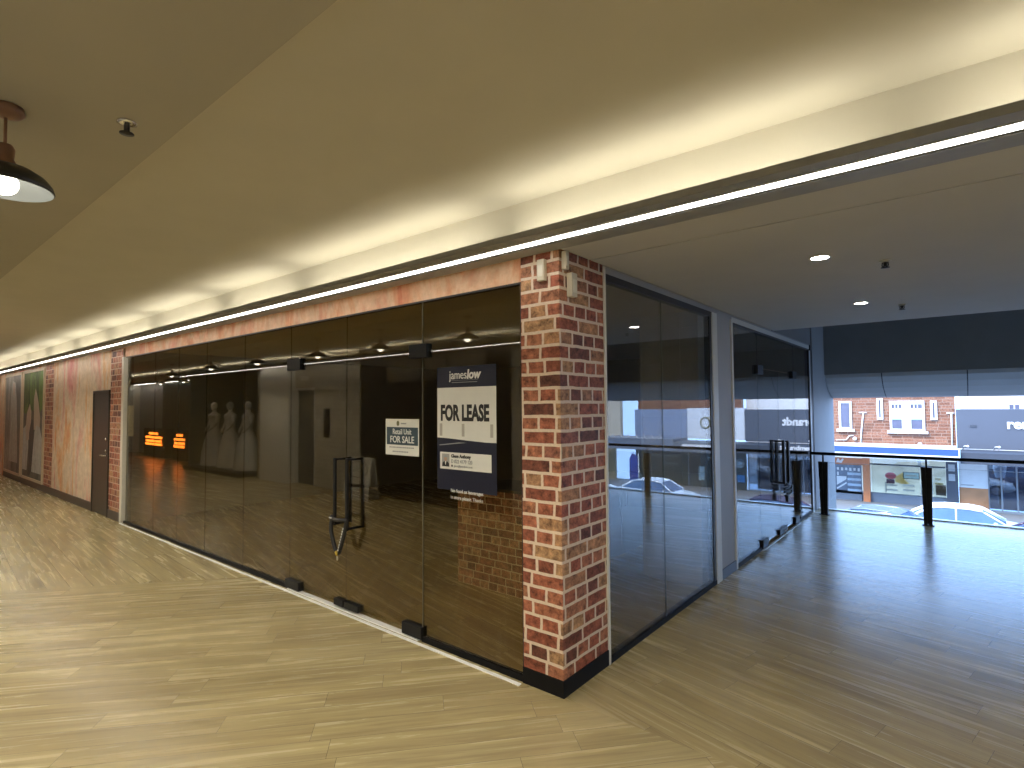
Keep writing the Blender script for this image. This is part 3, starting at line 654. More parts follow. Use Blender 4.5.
def downlight(x, y, label):
    t = thing('downlight', (x,y,ZC), label, 'downlight', 'recessed ceiling downlights')
    m = MB(); m.lathe([(.052,.0),(.066,0),(.066,-.006),(.052,-.004)], c=(x,y,ZC), n=32); m.build('trim_ring', M['white_trim'], t)
    m = MB(); m.lathe([(0,-.0025),(.052,-.0025),(.052,-.0005),(0,-.0005)], c=(x,y,ZC), n=32); m.build('lens', M['down'], t)
downlight(1.205,1.276,'nearer lit downlight in the side hall ceiling')
downlight(1.184,3.394,'farther lit downlight in the side hall ceiling')

# ------------------------------------------------------------------ opposite side: what the front glass mirrors
d = sempty('door_6', (-9.66,-3.95,0))
m = MB(); m.box((-10.1,-4.05,0),(-9.22,-3.97,2.2)); m.build('lift_panel', plain('brushed lift steel', (.16,.155,.13), .45, metal=.3), d)
m = MB(); m.box((-10.1,-3.97,2.14),(-9.22,-3.9,2.2)); m.box((-9.27,-3.97,0),(-9.22,-3.87,2.2)); m.build('lift_frame', M['alu'], d)
t = thing('lift_call_switch', (-8.75,-3.86,1.1), 'dark lift call panel mirrored in the glass on the pale tiled wall', 'panel')
m = MB(); m.box((-8.86,-3.86,1.10),(-8.62,-3.845,1.72),.004); m.build('plate', M['black'], t)
m = MB(); m.box((-8.79,-3.846,1.50),(-8.69,-3.842,1.62)); m.build('display', M['frame_dark'], t)
for z in (1.28,1.38): 
    m = MB(); m.lathe([(0,0),(.022,0),(.022,.006),(0,.008)], n=16); bmesh.ops.rotate(m.bm, verts=m.bm.verts, matrix=Matrix.Rotation(R(-90),3,'X')); bmesh.ops.translate(m.bm, verts=m.bm.verts, vec=(-8.74,-3.845,z)); m.build('button', M['chrome'], t)
t = thing('lift_sign', (-9.65,-3.88,2.38), 'small pale plate over the lift door mirrored in the glass', 'sign')
m = MB(); m.box((-9.85,-3.878,2.36),(-9.5,-3.868,2.46),.003); m.build('plate', M['cream'], t)
# A-frame board
t = thing('sandwich_board', (-6.97,-3.45,0), 'white sandwich board with an oval emblem and arrow, mirrored in the glass doors', 'sandwich board')
m = MB(); m.obox(Matrix.Translation((-6.97,-3.40,.40)) @ Matrix.Rotation(R(8),4,'X'), (.78,.02,.80), .012); m.build('front_panel', plain('board white', (.85,.83,.74), .5), t)
m = MB(); m.obox(Matrix.Translation((-6.97,-3.55,.40)) @ Matrix.Rotation(R(-8),4,'X'), (.78,.02,.80), .012); m.build('rear_panel', plain('board white back', (.6,.58,.5), .5), t)
MX = Matrix.Translation((-6.97,-3.40,.40)) @ Matrix.Rotation(R(8),4,'X')
def onboard(mb): 
    bmesh.ops.transform(mb.bm, matrix=MX, verts=mb.bm.verts); return mb
m = MB(); m.tube([(.30*math.cos(a*.2618), .0115, .17+.15*math.sin(a*.2618)) for a in range(24)], .009, n=6, closed=True); onboard(m).build('oval_emblem', M['black_ink'], t)
m = MB()
for x in (-.13,-.02,.09): m.tube([(x-.03,.012,.22),(x,.012,.12),(x+.03,.012,.20),(x+.06,.012,.11),(x+.10,.012,.23)], .006, n=6)
onboard(m).build('script_mark', M['grey_ink'], t)
m = MB(); m.prism([(.30,-.13),(.20,-.08),(.20,-.10),(-.30,-.10),(-.30,-.16),(.20,-.16),(.20,-.18)], 'y', .009, .013); onboard(m).build('arrow', M['black_ink'], t)
m = MB(); 
for i in range(9): m.box((-.24+.055*i,.009,-.275),(-.20+.055*i,.0125,-.25))
onboard(m).build('small_print', M['grey_ink'], t)
# framed pictures over the dark shopfront
for i, (xa, xb_, za, zb) in enumerate(((-6.7,-5.75,2.22,2.62), (-5.6,-5.1,2.22,2.6), (-4.95,-4.1,2.2,2.62))):
    t = thing('framed_picture', ((xa+xb_)/2,-3.88,za), ['wide pale framed picture mirrored above the sandwich board', 'small framed picture mirrored between two wider ones', 'framed picture mirrored at the top of the lease poster'][i], 'picture', 'framed pictures over the dark shopfront')
    m = MB()
    for a, b in (((xa,za),(xb_,za+.03)),((xa,zb-.03),(xb_,zb)),((xa,za),(xa+.03,zb)),((xb_-.03,za),(xb_,zb))): m.box((a[0],-3.895,a[1]),(b[0],-3.87,b[1]))
    m.build('frame', plain('picture frame', (.20,.18,.14), .5), t)
    m = MB(); m.box((xa+.03,-3.893,za+.03),(xb_-.03,-3.882,zb-.03)); m.build('print', streaks('grey print', [(.3,(.10,.095,.08)),(.5,(.24,.22,.18)),(.7,(.12,.11,.09))], scale=(6,6,3), seed=i*2.3), t)
# low dark wall ledge to the right of the board
t = thing('display_plinth', (-14,-4.1,0), 'low black display plinth under the mirrored bridal gowns', 'plinth')
m = MB(); m.box((-15.6,-4.5,0),(-12.1,-3.5,.10),.01); m.build('base', M['black'], t)
m = MB(); m.box((-15.5,-4.4,.10),(-12.2,-3.6,.13),.005); m.build('deck', plain('plinth deck', (.05,.045,.04), .5), t)
gown = plain('ivory satin', (.50,.49,.43), .4, var=.1, scale=5); manq = plain('ivory mannequin', (.50,.47,.40), .45)
def mannequin(x, y, label, flare=1.0):
    z0 = .13
    t = thing('bridal_mannequin', (x,y,z0), label, 'mannequin', 'mirrored mannequins in white gowns')
    m = MB(); n = 36
    rings = []
    prof = [(0,.46),(.12,.42),(.35,.36),(.62,.28),(.85,.21),(.98,.165),(1.08,.135),(1.16,.145),(1.26,.165),(1.33,.15)]
    for h, r in prof:
        rr = r*(flare if h < .9 else 1)
        rings.append([m.bm.verts.new((x+(rr*(1+.07*math.sin(9*a+3*h)*max(0,1-h)))*math.cos(a)*1.05, y+(rr*(1+.07*math.sin(9*a)*max(0,1-h)))*math.sin(a)*(.8 if h > .95 else .95) - (.22*max(0,.5-h)), z0+h)) for a in [2*math.pi*i/n for i in range(n)]])
    for A_, B_ in zip(rings, rings[1:]):
        for i in range(n): m.bm.faces.new([A_[i], A_[(i+1)%n], B_[(i+1)%n], B_[i]]).smooth = True
    m.build('gown', gown, t)
    m = MB()
    m.lathe([(.14,1.30),(.165,1.38),(.15,1.44),(.075,1.49),(.052,1.53),(.050,1.58),(0,1.58)], c=(x,y,z0), n=24)
    m.ball((x+.01,y+.012,z0+1.675), .10, (.84,.95,1.22), 18)
    for s in (-1, 1): m.tube([(x+s*.165,y,z0+1.42),(x+s*.215,y+.02,z0+1.27),(x+s*.21,y+.06,z0+1.14),(x+s*.13,y+.16,z0+1.02),(x+s*.08,y+.20,z0+.97)], .04, taper=[.05,.042,.037,.032,.022])
    m.build('body', manq, t)
mannequin(-14.75,-4.0,'leftmost of three white gowned mannequins mirrored in the front glass',1.0)
mannequin(-13.72,-4.0,'middle one of three white gowned mannequins mirrored in the front glass',.95)
mannequin(-12.68,-4.0,'rightmost of three white gowned mannequins mirrored in the front glass',1.0)
# orange message screens
orange = emit('lit orange dots', (1.0,.20,.02), 5)
def msg(x, y, w_, label, rz=0):
    t = thing('message_screen', (x,y,0), label, 'screen', 'mirrored orange message screens')
    m = MB(); m.box((x-w_/2,y-.15,.0),(x+w_/2,y+.13,1.02),.015); m.build('cabinet', M['black'], t)
    m = MB(); m.box((x-w_/2+.05,y+.13,.36),(x+w_/2-.05,y+.14,.92)); s = m.build('display', M['skirt_black'], t)
    m = MB()
    for i, (wd, z) in enumerate(((.45,.80),(.78,.66),(.74,.53),(.80,.42))):
        q = -w_*wd/2
        while q < w_*wd/2-.03:
            L = random.uniform(.05,.14); m.box((x+q,y+.139,z),(x+min(q+L, w_*wd/2),y+.146,z+.085)); q += L+.025
    m.build('lit_lines', orange, s)
msg(-20.85,-4.55,2.1,'left and brighter orange message screen mirrored in the front glass')
msg(-18.45,-4.55,1.2,'right and dimmer orange message screen mirrored in the front glass')

# ------------------------------------------------------------------ balustrade, nib wall, canopy
wallbox('wall_nib', (-.3,7.36,-4), (.02,9.2,4.1), M['wall_blue'])
t = thing('balustrade', (1.9,7.05,0), 'black balcony railing with round handrail and twin plate posts over the street', 'railing')
m = MB(); m.tube([(.02,7.05,.955),(7,7.05,.955)], .024, n=14); m.build('handrail', M['black'], t)
for x in (.19,1.49,2.79,4.09,5.39,6.69):
    m = MB()
    for s in (-1, 1): m.prism([(x+s*.006,.0),(x+s*.048,.0),(x+s*.066,.83),(x+s*.008,.83)], 'y', 7.02, 7.09)
    m.box((x-.03,7.045,.02),(x+.03,7.065,.80)); m.box((x-.05,7.04,.1),(x+.05,7.07,.16)); m.box((x-.05,7.04,.68),(x+.05,7.07,.74)); m.box((x-.07,7.01,0),(x+.07,7.10,.012)); m.tube([(x,7.055,.80),(x,7.05,.94)], .012)
    m.build('post', M['black'], t)
for a, b in ((.27,1.41),(1.57,2.71),(2.87,4.01),(4.17,5.31)):
    m = MB(); m.box((a,7.05,.07),(b,7.06,.82)); g = m.build('glass_panel', M['glass_clear'], t)
    m = MB(); m.box((a,7.05,.82),(b,7.06,.824)); m.build('glass_edge', M['glass_edge'], g)
wallbox('wall_bulkhead', (-.3,8.4,2.26), (7.1,8.55,4.1), M['bulk'])
t = thing('street_canopy', (3,8.8,2.0), 'grey curved canopy panels under the dark bulkhead over the street', 'canopy')
prof = [(8.40,2.29),(8.44,2.20),(8.52,2.10),(8.65,2.01),(8.83,1.93),(9.0,1.87),(9.12,1.845),(9.2,1.85),(9.22,1.88),(9.1,1.92),(8.86,2.0),(8.68,2.08),(8.57,2.17),(8.52,2.29)]
x = .03
cm = plain('grey canopy sheet', (.22,.205,.185), .45, var=.04, scale=3)
for a, b in ((.03,.865),(.88,1.99),(2.005,3.1),(3.115,4.2),(4.215,5.3),(5.315,7.0)):
    m = MB(); m.prism(prof, 'x', a, b, smooth=False); m.build('canopy_panel', cm, t)
m = MB(); m.prism([(a+.004, b+.004) for a, b in prof], 'x', .03, 7.0); m.build('joint_backing', M['black'], t)

# ------------------------------------------------------------------ the street
YF, ZS = 33.0, -3.75
m = MB(); m.box((-12,9,ZS-.2),(45,28.6,ZS)); struct(m.build('floor_street', plain('asphalt', (0.096,0.102,0.114), .8, var=.15, scale=6)))
m = MB(); m.box((-12,28.6,ZS-.2),(45,33.5,ZS+.12)); struct(m.build('floor_pavement', plain('paving', (0.180,0.186,0.198), .8, var=.1, scale=3)))
m = MB(); m.box((-.3,7.56,-4.2),(7.2,7.7,-.02)); struct(m.build('wall_below', M['wall_grey']))
bw = brick_paper('street brick', w=.46, h=.16, mort=.018, dist=.0, squash=1.0, mortar=(.22,.14,.10), stops=[(0,(.115,.048,.026)),(.5,(.17,.07,.038)),(1,(.21,.10,.06))])
white = plain('white joinery', (0.510,0.510,0.498), .5, var=.02); blue_f = plain('royal blue fascia', (0.021,0.060,0.240), .45)
wglass = plain('street window glass', (.085,.09,.13), .5, var=.15, scale=1.5, spec=.2)
bb = thing('brick_building', (-3,YF,ZS), 'orange brick building with white windows and a blue awning across the street', 'building')
m = MB(); m.box((-11,YF,-.6),(1.70,YF+.4,2.7)); m.face([(-11,YF-.002,-.6),(1.70,YF-.002,-.6),(1.70,YF-.002,2.7),(-11,YF-.002,2.7)], [(-11,-.6),(1.7,-.6),(1.7,2.7),(-11,2.7)]); m.build('wall', bw, bb)
def win(x0, x1, z0, z1, sill=True, lights=1, split=None):
    m = MB(); t_ = .10
    m.box((x0,YF-.10,z0+t_),(x0+t_,YF,z1-t_)); m.box((x1-t_,YF-.10,z0+t_),(x1,YF,z1-t_)); m.box((x0,YF-.10,z1-t_),(x1,YF,z1)); m.box((x0,YF-.10,z0),(x1,YF,z0+t_))
    if split:
        for a, b in split: m.box((a,YF-.09,z0+t_),(b,YF,z1-t_))
    if sill: m.box((x0-.12,YF-.2,z0-.14),(x1+.12,YF,z0-.001))
    fr = m.build('window', white, bb)
    m = MB(); m.box((x0+t_,YF-.05,z0+t_),(x1-t_,YF-.01,z1-t_)); m.build('pane', wglass, fr)
    return fr
win(-3.42,-2.80,.30,1.85)
f_ = win(-1.05,.46,.26,1.85, split=[(-.52,-.12)])
m = MB()
for a, b in ((-.95,-.52),(-.12,.36)):
    m.box((a,YF-.08,1.32),(b,YF,1.45)); m.box((a,YF-.08,.90),(b,YF,.98)); m.box((a,YF-.07,.98),(b,YF-.02,1.32)); m.box((a+.12,YF-.08,1.45),(a+.16,YF-.02,1.75)); m.box((a+.27,YF-.08,1.45),(a+.31,YF-.02,1.75)); m.box((a,YF-.08,1.66),(b,YF-.02,1.76))
m.build('sash_bars', white, f_)
m = MB(); m.box((-.95,YF-.085,.84),(-.52,YF-.03,.93)); m.box((-.12,YF-.085,.84),(.36,YF-.03,.93)); m.build('blind_edge', plain('pale teal blind', (0.210,0.360,0.372), .6), f_)
win(-1.62,-1.34,.85,2.0, sill=False); win(.70,.98,.85,1.84, sill=False)
m = MB(); m.tube([(-2.25,YF-.08,1.2),(-2.35,YF-.08,.3),(-2.42,YF-.08,-.5)], .035, n=8); m.tube([(-2.45,YF-.08,1.22),(-2.1,YF-.08,1.22)], .03, n=8); m.build('drain_pipe', white, bb)
m = MB(); m.tube([(1.55,YF-.08,1.2),(1.53,YF-.08,-.5)], .035, n=8); m.tube([(1.35,YF-.08,1.2),(1.68,YF-.08,1.2)], .03, n=8); m.build('drain_pipe', white, bb)
m = MB(); m.tube([(-3.6,YF-.08,-.32),(-3.1,YF-.08,-.3),(-2.95,YF-.08,-.08),(-2.75,YF-.08,-.05)], .03, n=8); m.ball((-2.68,YF-.12,-.22), .10, seg=12); m.build('vent_pipe', white, bb)
aw = MB(); aw.box((-11,YF-2.9,-1.03),(1.70,YF,-.45)); ao = aw.build('awning', white, bb)
YAW = YF-2.95
def az(z): return 1.75 + (z-1.75)*(YAW+2.78)/(YF+2.78)        # the awning edge stands nearer than the wall
m = MB(); m.box((-11,YAW,az(-.99)),(1.78,YAW+.06,az(-.66))); m.build('fascia', blue_f, ao)
m = MB(); m.box((-11,YAW-.02,az(-.66)),(1.80,YAW+.07,az(-.58))); m.box((-11,YAW-.02,az(-1.19)),(1.80,YAW+.07,az(-.99))); m.build('fascia_trim', white, ao)
m = MB(); m.ball((.35,YAW+.1,az(-.44)), .09, seg=12); m.tube([(.35,YAW+.1,az(-.44)),(.35,YAW+.1,az(-.62))], .04, n=8); m.build('vent_cap', white, ao)
# shop under the blue awning
m = MB(); m.box((-1.95,YF-.1,-3.15),(1.22,YF+.05,-1.05)); sw = m.build('shop_window', pane_glass('shop window glass', (.85,.85,.8)), bb)
m = MB(); m.box((-11,YF+2.4,ZS),(1.66,YF+2.5,-1)); m.build('shop_back_wall', plain('tan shop interior', (.66,.56,.40), .7, var=.2, scale=1.2), bb)
m = MB(); m.box((-11,YF-.05,ZS),(1.66,YF+.1,-3.12)); m.box((-5.2,YF-.14,ZS),(-2.42,YF-.05,-3.28)); m.build('stall_riser', plain('blue grey riser', (0.120,0.144,0.180), .6), bb)
m = MB(); m.box((-2.02,YF-.08,-1.62),(1.22,YF-.02,-1.54)); m.build('transom', M['frame_dark'], sw)
m = MB(); m.box((-2.34,YF-.3,-3.75),(-2.02,YF,-1.05)); m.build('orange_column', plain('orange column', (0.432,0.150,0.054), .5), bb)
m = MB(); m.box((-5.2,YF-.12,-1.68),(-2.36,YF,-1.30)); of = m.build('orange_fascia', plain('orange fascia', (0.432,0.150,0.054), .5), bb)
m = MB(); m.prism([(-3.62,-1.58),(-3.55,-1.36),(-3.48,-1.36),(-3.44,-1.5),(-3.30,-1.34),(-3.24,-1.40),(-3.36,-1.6),(-3.48,-1.58)], 'y', YF-.15, YF-.11); m.build('white_mark', white, of)
m = MB(); m.box((-2.42,YF-.05,ZS),(-5.2,YF,-1.68)); sd = m.build('side_window', plain('dim side window', (0.108,0.132,0.168), .2, var=.3, scale=2), bb)
m = MB()
for i in range(6): m.box((-3.6+.2*i,YF-.07,-2.0-.03*(i%2)),(-3.5+.2*i,YF-.04,-1.86))
m.box((-3.6,YF-.07,-2.3),(-3.52,YF-.04,-2.12)); m.build('window_lettering', white, sd)
m = MB()
for i, z in enumerate((-2.25,-2.55,-2.85,-3.15,-3.45)): m.box((-3.1,YF-.08,z),(-2.45,YF-.05,z+.13))
m.build('shelf_stripes', plain('pale blue stripes', (0.300,0.372,0.432), .5, var=.2, scale=3), sd)
m = MB(); m.prism([(-3.62,-2.35),(-3.15,-2.35),(-3.15,-2.5),(-3.62,-2.85)], 'y', YF-.09, YF-.05); m.prism([(-3.62,-3.0),(-3.15,-2.65),(-3.15,-2.75),(-3.62,-3.1)], 'y', YF-.09, YF-.05); m.build('window_graphic', white, sd)
# display goods in that window
def slab(name, x0, x1, z0, z1, y, mat, label, cat, group=None, edge=.06):
    t_ = thing(name, ((x0+x1)/2, y, z0), label, cat, group)
    m = MB(); m.box((x0,y,z0),(x1,y+.06,z1),.01); m.build('board', mat, t_); return t_
tsg = slab('window_sign', -.55,.10,-2.28,-1.98,YF+.3,plain('pale cyan sign', (.50,.70,.75), .5),'pale cyan sign in the shop window across the street','sign')
m = MB(); m.box((-.45,YF+.29,-2.17),(.0,YF+.31,-2.09)); m.build('sign_line', white, tsg)
m = MB()
for a, b in (((-.58,-2.31),(.13,-2.28)),((-.58,-1.98),(.13,-1.95)),((-.58,-2.31),(-.55,-1.95)),((.10,-2.31),(.13,-1.95))): m.box((a[0],YF+.28,a[1]),(b[0],YF+.34,b[1]))
m.build('sign_frame', M['teal'], tsg)
slab('window_poster', .22,.68,-3.0,-2.28,YF+.3,plain('light blue poster', (.65,.72,.78), .5, var=.2, scale=5),'light blue poster in the shop window left of the railing post','poster')
td = thing('bakery_display', (-1.1,YF+.5,-3.1), 'red and yellow display stand in the shop window across the street', 'display')
m = MB(); m.ball((-1.15,YF+.5,-2.22), .24, (1.1,.5,.8), 14); m.build('red_sign', plain('red sign', (.50,.10,.14), .5), td)
m = MB(); m.box((-1.35,YF+.5,-2.65),(-.98,YF+.6,-2.42),.03); m.build('purple_box', plain('purple box', (0.096,0.042,0.096), .5), td)
m = MB(); m.prism([(-.95,-2.3),(-.6,-2.0),(-.55,-2.4),(-.35,-2.6),(-.7,-2.62),(-.95,-2.55)], 'y', YF+.55, YF+.7); m.build('yellow_star', plain('warm yellow', (.75,.50,.15), .5), td)
m = MB()
for x, z in ((-1.35,-2.72),(-1.35,-2.98),(-.6,-2.68),(-.6,-2.94)): m.box((x,YF+.3,z-.03),(x+.48,YF+.62,z+.03),.01)
m.build('trays', white, td)
m = MB(); m.box((-1.4,YF+.3,-3.12),(-1.36,YF+.62,-2.6)); m.box((.16,YF+.3,-3.12),(.2,YF+.62,-2.6)); m.build('stand', white, td)
tp = thing('pendant_lamp', (.02,YF+.8,-1.2), 'white lamp hanging in the shop window across the street', 'lamp')
m = MB(); m.lathe([(.14,-.1),(.10,-.30),(.05,-.42),(.13,-.50),(0,-.5)], c=(.12,YF+.8,-1.1), n=16); m.build('lamp_shade', white, tp)
m = MB(); m.tube([(.12,YF+.8,-1.05),(.12,YF+.8,-1.2)], .02, n=6); m.build('cord', M['black'], tp)
tc_ = thing('counter_display', (1.0,YF+.8,-3.1), 'yellow display shelves behind the railing post in the far shop', 'display')
m = MB(); m.box((.78,YF+.6,-3.1),(1.2,YF+1,-2.6)); m.build('case', plain('brown case', (0.120,0.078,0.048), .6), tc_)
m = MB(); m.box((.76,YF+.55,-2.32),(1.02,YF+.8,-2.2)); m.box((.76,YF+.55,-2.55),(1.1,YF+.8,-2.47)); m.build('yellow_labels', plain('yellow label', (0.480,0.372,0.150), .5), tc_)

# dark clothing shop
slate = plain('slate blue cladding', (0.051,0.060,0.078), .6, var=.05, scale=.8); slate2 = plain('darker slate awning', (0.027,0.033,0.045), .6, var=.05)
db = thing('menswear_building', (5,YF,ZS), 'dark slate shop with the white rembrandt sign across the street', 'building')
m = MB(); m.box((1.72,YF-.3,-.56),(8.45,YF+.4,1.40)); m.build('parapet', slate, db)
m = MB(); m.box((1.83,YF-2.6,-1.12),(8.5,YF-.2,-.60)); m.build('awning', slate2, db)
text('sign_lettering', 'rembrandt', white, db, (3.60,YF-.33,.47), RX, UP, .66, sx=.95, bold=.022, ext=.02)
text('awning_lettering', 'rembrandt', white, db, (4.32,YF-2.63,-.80), RX, UP, .36, sx=1.05, bold=.014, ext=.01)
m = MB()
for x in (1.95,3.1,4.6,6.2): m.tube([(x,YF-.35,-.55),(x+.05,YF-.7,-.42),(x+.16,YF-.95,-.38)], .03, n=6); m.ball((x+.18,YF-.98,-.40), .06, seg=10)
m.build('sign_lamp', white, db)
m = MB(); m.box((2.25,YF-.33,.50),(2.50,YF-.29,.62)); m.build('vent', slate2, db)
m = MB(); m.box((1.24,YF-.32,ZS),(1.72,YF-.12,-1.1)); pc = m.build('corner_post', slate, db)
m = MB(); m.box((1.34,YF-.35,-1.72),(1.60,YF-.31,-1.38)); m.box((1.34,YF-.35,-2.2),(1.60,YF-.31,-1.86)); m.build('post_plaques', plain('pale plaque', (0.330,0.360,0.372), .5), pc)
m = MB(); m.box((1.73,YF-.2,-2.50),(2.84,YF+.1,-1.12)); wp = m.build('window_panel', plain('pale grey panel', (.56,.58,.58), .5, var=.08, scale=2), db)
m = MB(); m.box((1.82,YF-.22,-2.40),(2.3,YF-.19,-2.34)); m.build('panel_lettering', M['grey_ink'], wp)
m = MB(); m.box((1.73,YF-.2,ZS),(2.84,YF+.1,-2.50)); m.build('timber_panel', plain('warm timber panel', (.40,.18,.075), .55, var=.2, scale=2), db)
m = MB(); m.box((2.88,YF-.05,ZS+.1),(8.4,YF+.02,-1.12)); ew = m.build('shop_window', pane_glass('dark shop glass', (.55,.60,.66), r0=.10), db)
m = MB(); m.box((2.88,YF+1.9,ZS),(8.4,YF+2.0,-1.1)); m.build('shop_back_wall', plain('navy shop interior', (0.036,0.048,0.072), .7, var=.4, scale=1.5), db)
m = MB()
for x in (2.86,3.34,3.90,5.3,6.6,8.38): m.box((x-.03,YF-.1,ZS),(x+.03,YF,-1.12))
m.box((2.86,YF-.12,ZS),(8.4,YF,ZS+.22)); m.build('window_frame', plain('grey window frame', (0.180,0.204,0.228), .5), ew)
tm = thing('shop_mannequin', (3.32,YF+.5,ZS+.3), 'white shirted display dummy in the dark shop window', 'mannequin')
m = MB(); m.lathe([(.06,-1.05),(.14,-1.2),(.24,-1.32),(.26,-1.5),(.20,-1.85),(.17,-2.0),(0,-2.0)], c=(3.32,YF+.5,0), n=20); m.build('shirt', white, tm)
m = MB(); m.lathe([(.17,-2.0),(.15,-2.3),(.10,-3.3),(0,-3.3)], c=(3.32,YF+.5,0), n=16); m.build('trousers', M['navy'], tm)
wb = thing('white_building', (6,YF+6,ZS), 'white upper wall with a small twin window behind the dark shop', 'building')
m = MB(); m.box((1.9,YF+4,ZS),(9.6,YF+8,2.6)); m.build('wall', plain('white painted wall', (0.528,0.528,0.522), .6, var=.02), wb)
def YZ(x, z, y): s = (y+2.78)/(YF+2.78); return 1.888+(x-1.888)*s, 1.75+(z-1.75)*s
xa, za = YZ(3.70,1.38,YF+4); xb2, zb_ = YZ(4.14,1.64,YF+4)
m = MB(); m.box((xa,YF+3.93,za),(xb2,YF+4,zb_)); fr = m.build('window', white, wb)
m = MB(); m.box((xa+.05,YF+3.91,za+.03),((xa+xb2)/2-.03,YF+3.95,zb_-.03)); m.box(((xa+xb2)/2+.03,YF+3.91,za+.03),(xb2-.05,YF+3.95,zb_-.03)); m.build('pane', wglass, fr)

# buildings farther along, seen mirrored in the side glass
pb_ = thing('pale_building', (10.3,YF,ZS), 'pale building mirrored right of the dark rembrandt shop, with an olive ring sign', 'building')
m = MB(); m.box((8.5,YF-.2,-.5),(12.15,YF+.4,1.5)); m.build('parapet', plain('pale render', (0.468,0.492,0.510), .6, var=.04), pb_)
m = MB(); m.box((8.5,YF-2.5,-1.2),(12.2,YF-.1,-.62)); a_ = m.build('awning', plain('grey awning', (0.096,0.108,0.120), .6), pb_)
m = MB(); m.box((9.2,YF-2.56,-.98),(11.6,YF-2.5,-.72)); m.build('awning_sign', white, a_)
m = MB(); m.tube([(10.95+.30*math.cos(a*.2618), YF-.22, .55+.34*math.sin(a*.2618)) for a in range(24)], .045, n=6, closed=True); m.tube([(10.3,YF-.22,.9),(10.55,YF-.22,.2)], .05, n=6); m.build('ring_sign', plain('olive lettering', (0.180,0.168,0.096), .5), pb_)
m = MB(); m.box((8.5,YF-.05,ZS),(12.15,YF+.1,-1.2)); sw = m.build('shopfront', plain('dim shopfront', (0.072,0.078,0.072), .25, var=.4, scale=1.0), pb_)
m = MB(); m.lathe([(0,0),(.30,0),(.30,.05),(0,.05)], n=24); bmesh.ops.rotate(m.bm, verts=m.bm.verts, matrix=Matrix.Rotation(R(90),3,'X')); bmesh.ops.translate(m.bm, verts=m.bm.verts, vec=(8.9,YF-.06,-1.97)); m.build('round_sign', plain('pale round sign', (0.360,0.432,0.468), .5), sw)
m = MB(); m.box((8.62,YF-.1,-3.15),(9.05,YF-.05,-2.7)); m.build('blue_sign', plain('blue sign', (0.060,0.210,0.450), .5), sw)
m = MB(); m.box((11.1,YF-.1,-3.2),(11.5,YF-.05,-2.3)); m.box((9.6,YF-.1,-1.75),(10.9,YF-.05,-1.66)); m.build('window_card', plain('pale card', (0.390,0.468,0.468), .5), sw)
gb = thing('grey_building', (14,YF,ZS), 'blue grey parapet with white script lettering mirrored in the side glass', 'building')
m = MB(); m.box((12.2,YF-.1,-.5),(16.0,YF+.4,1.42)); m.build('parapet', plain('blue grey render', (0.156,0.198,0.276), .6, var=.04), gb)
m = MB(); m.box((9.6,YF+2.9,-.5),(17.2,YF+3.4,3.2)); m.face([(9.6,YF+2.89,-.5),(17.2,YF+2.89,-.5),(17.2,YF+2.89,3.2),(9.6,YF+2.89,3.2)], [(9.6,-.5),(17.2,-.5),(17.2,3.2),(9.6,3.2)]); m.build('rear_wall', bw, gb)
m = MB(); m.box((12.2,YF-2.5,-1.2),(17.6,YF-.1,-.45)); a_ = m.build('awning', plain('slate awning', (0.120,0.144,0.180), .6), gb)
m = MB(); x = 12.8
while x < 17.2:
    m.tube([(x,YF-2.53,-.50),(x+.14,YF-2.53,-.42),(x+.28,YF-2.53,-.18),(x+.20,YF-2.53,-.40),(x+.34,YF-2.53,-.48),(x+.44,YF-2.53,-.36)], .032, n=6); x += .56
m.build('script_lettering', white, a_)
m = MB(); m.box((12.2,YF-.05,ZS),(16.0,YF+.1,-1.2)); s_ = m.build('shopfront', plain('olive shopfront', (0.078,0.084,0.066), .25, var=.4, scale=1.2), gb)
m = MB(); m.box((12.9,YF-.08,-1.8),(15.2,YF-.05,-1.68)); m.box((12.9,YF-.08,-2.3),(13.9,YF-.05,-2.2)); m.build('window_card', plain('pale strip', (0.300,0.330,0.300), .5), s_)
yb = thing('yellow_building', (18,YF,ZS), 'cream and tan shop mirrored in the side glass, with a dark gabled sign', 'building')
m = MB(); m.box((17.2,YF,-.5),(21.0,YF+.4,2.2)); m.build('wall', plain('cream render', (0.420,0.378,0.288), .6), yb)
m = MB(); m.box((17.65,YF-.1,ZS),(21.0,YF+.2,-.5)); s_ = m.build('shopfront', plain('tan shopfront', (0.360,0.252,0.120), .5, var=.3, scale=.8), yb)
m = MB(); m.prism([(17.25,2.2),(19.4,2.2),(19.2,2.85),(18.9,3.3),(17.6,3.3),(17.4,2.85)], 'y', YF-.15, YF); gs = m.build('gable_sign', plain('charcoal sign', (0.030,0.036,0.039), .5), yb)
m = MB()
for i in range(5): m.box((17.75+.24*i,YF-.18,2.62),(17.92+.24*i,YF-.14,2.9))
m.build('sign_marks', plain('grey marks', (0.270,0.300,0.300), .5), gs)
m = MB(); m.box((18.2,YF-.16,ZS+.1),(19.6,YF-.08,-1.6)); m.build('window', plain('dark far window', (0.048,0.048,0.072), .2), s_)
tb = thing('banner_flag', (13.50,27.8,ZS), 'blue feather banner on a pole mirrored beside the parked cars', 'banner')
m = MB(); m.prism([(13.30,-3.1),(13.85,-3.1),(13.85,-1.5),(13.65,-1.2),(13.30,-1.35)], 'y', 27.8, 27.83); m.build('flag', plain('blue banner', (0.036,0.048,0.210), .5), tb)
m = MB(); m.tube([(13.25,27.81,ZS),(13.25,27.81,-1.2)], .03, n=8); m.build('pole', white, tb)
m = MB(); m.lathe([(0,0),(.25,0),(.25,.06),(0,.07)], c=(13.25,27.81,ZS), n=16); m.build('base', M['black'], tb)

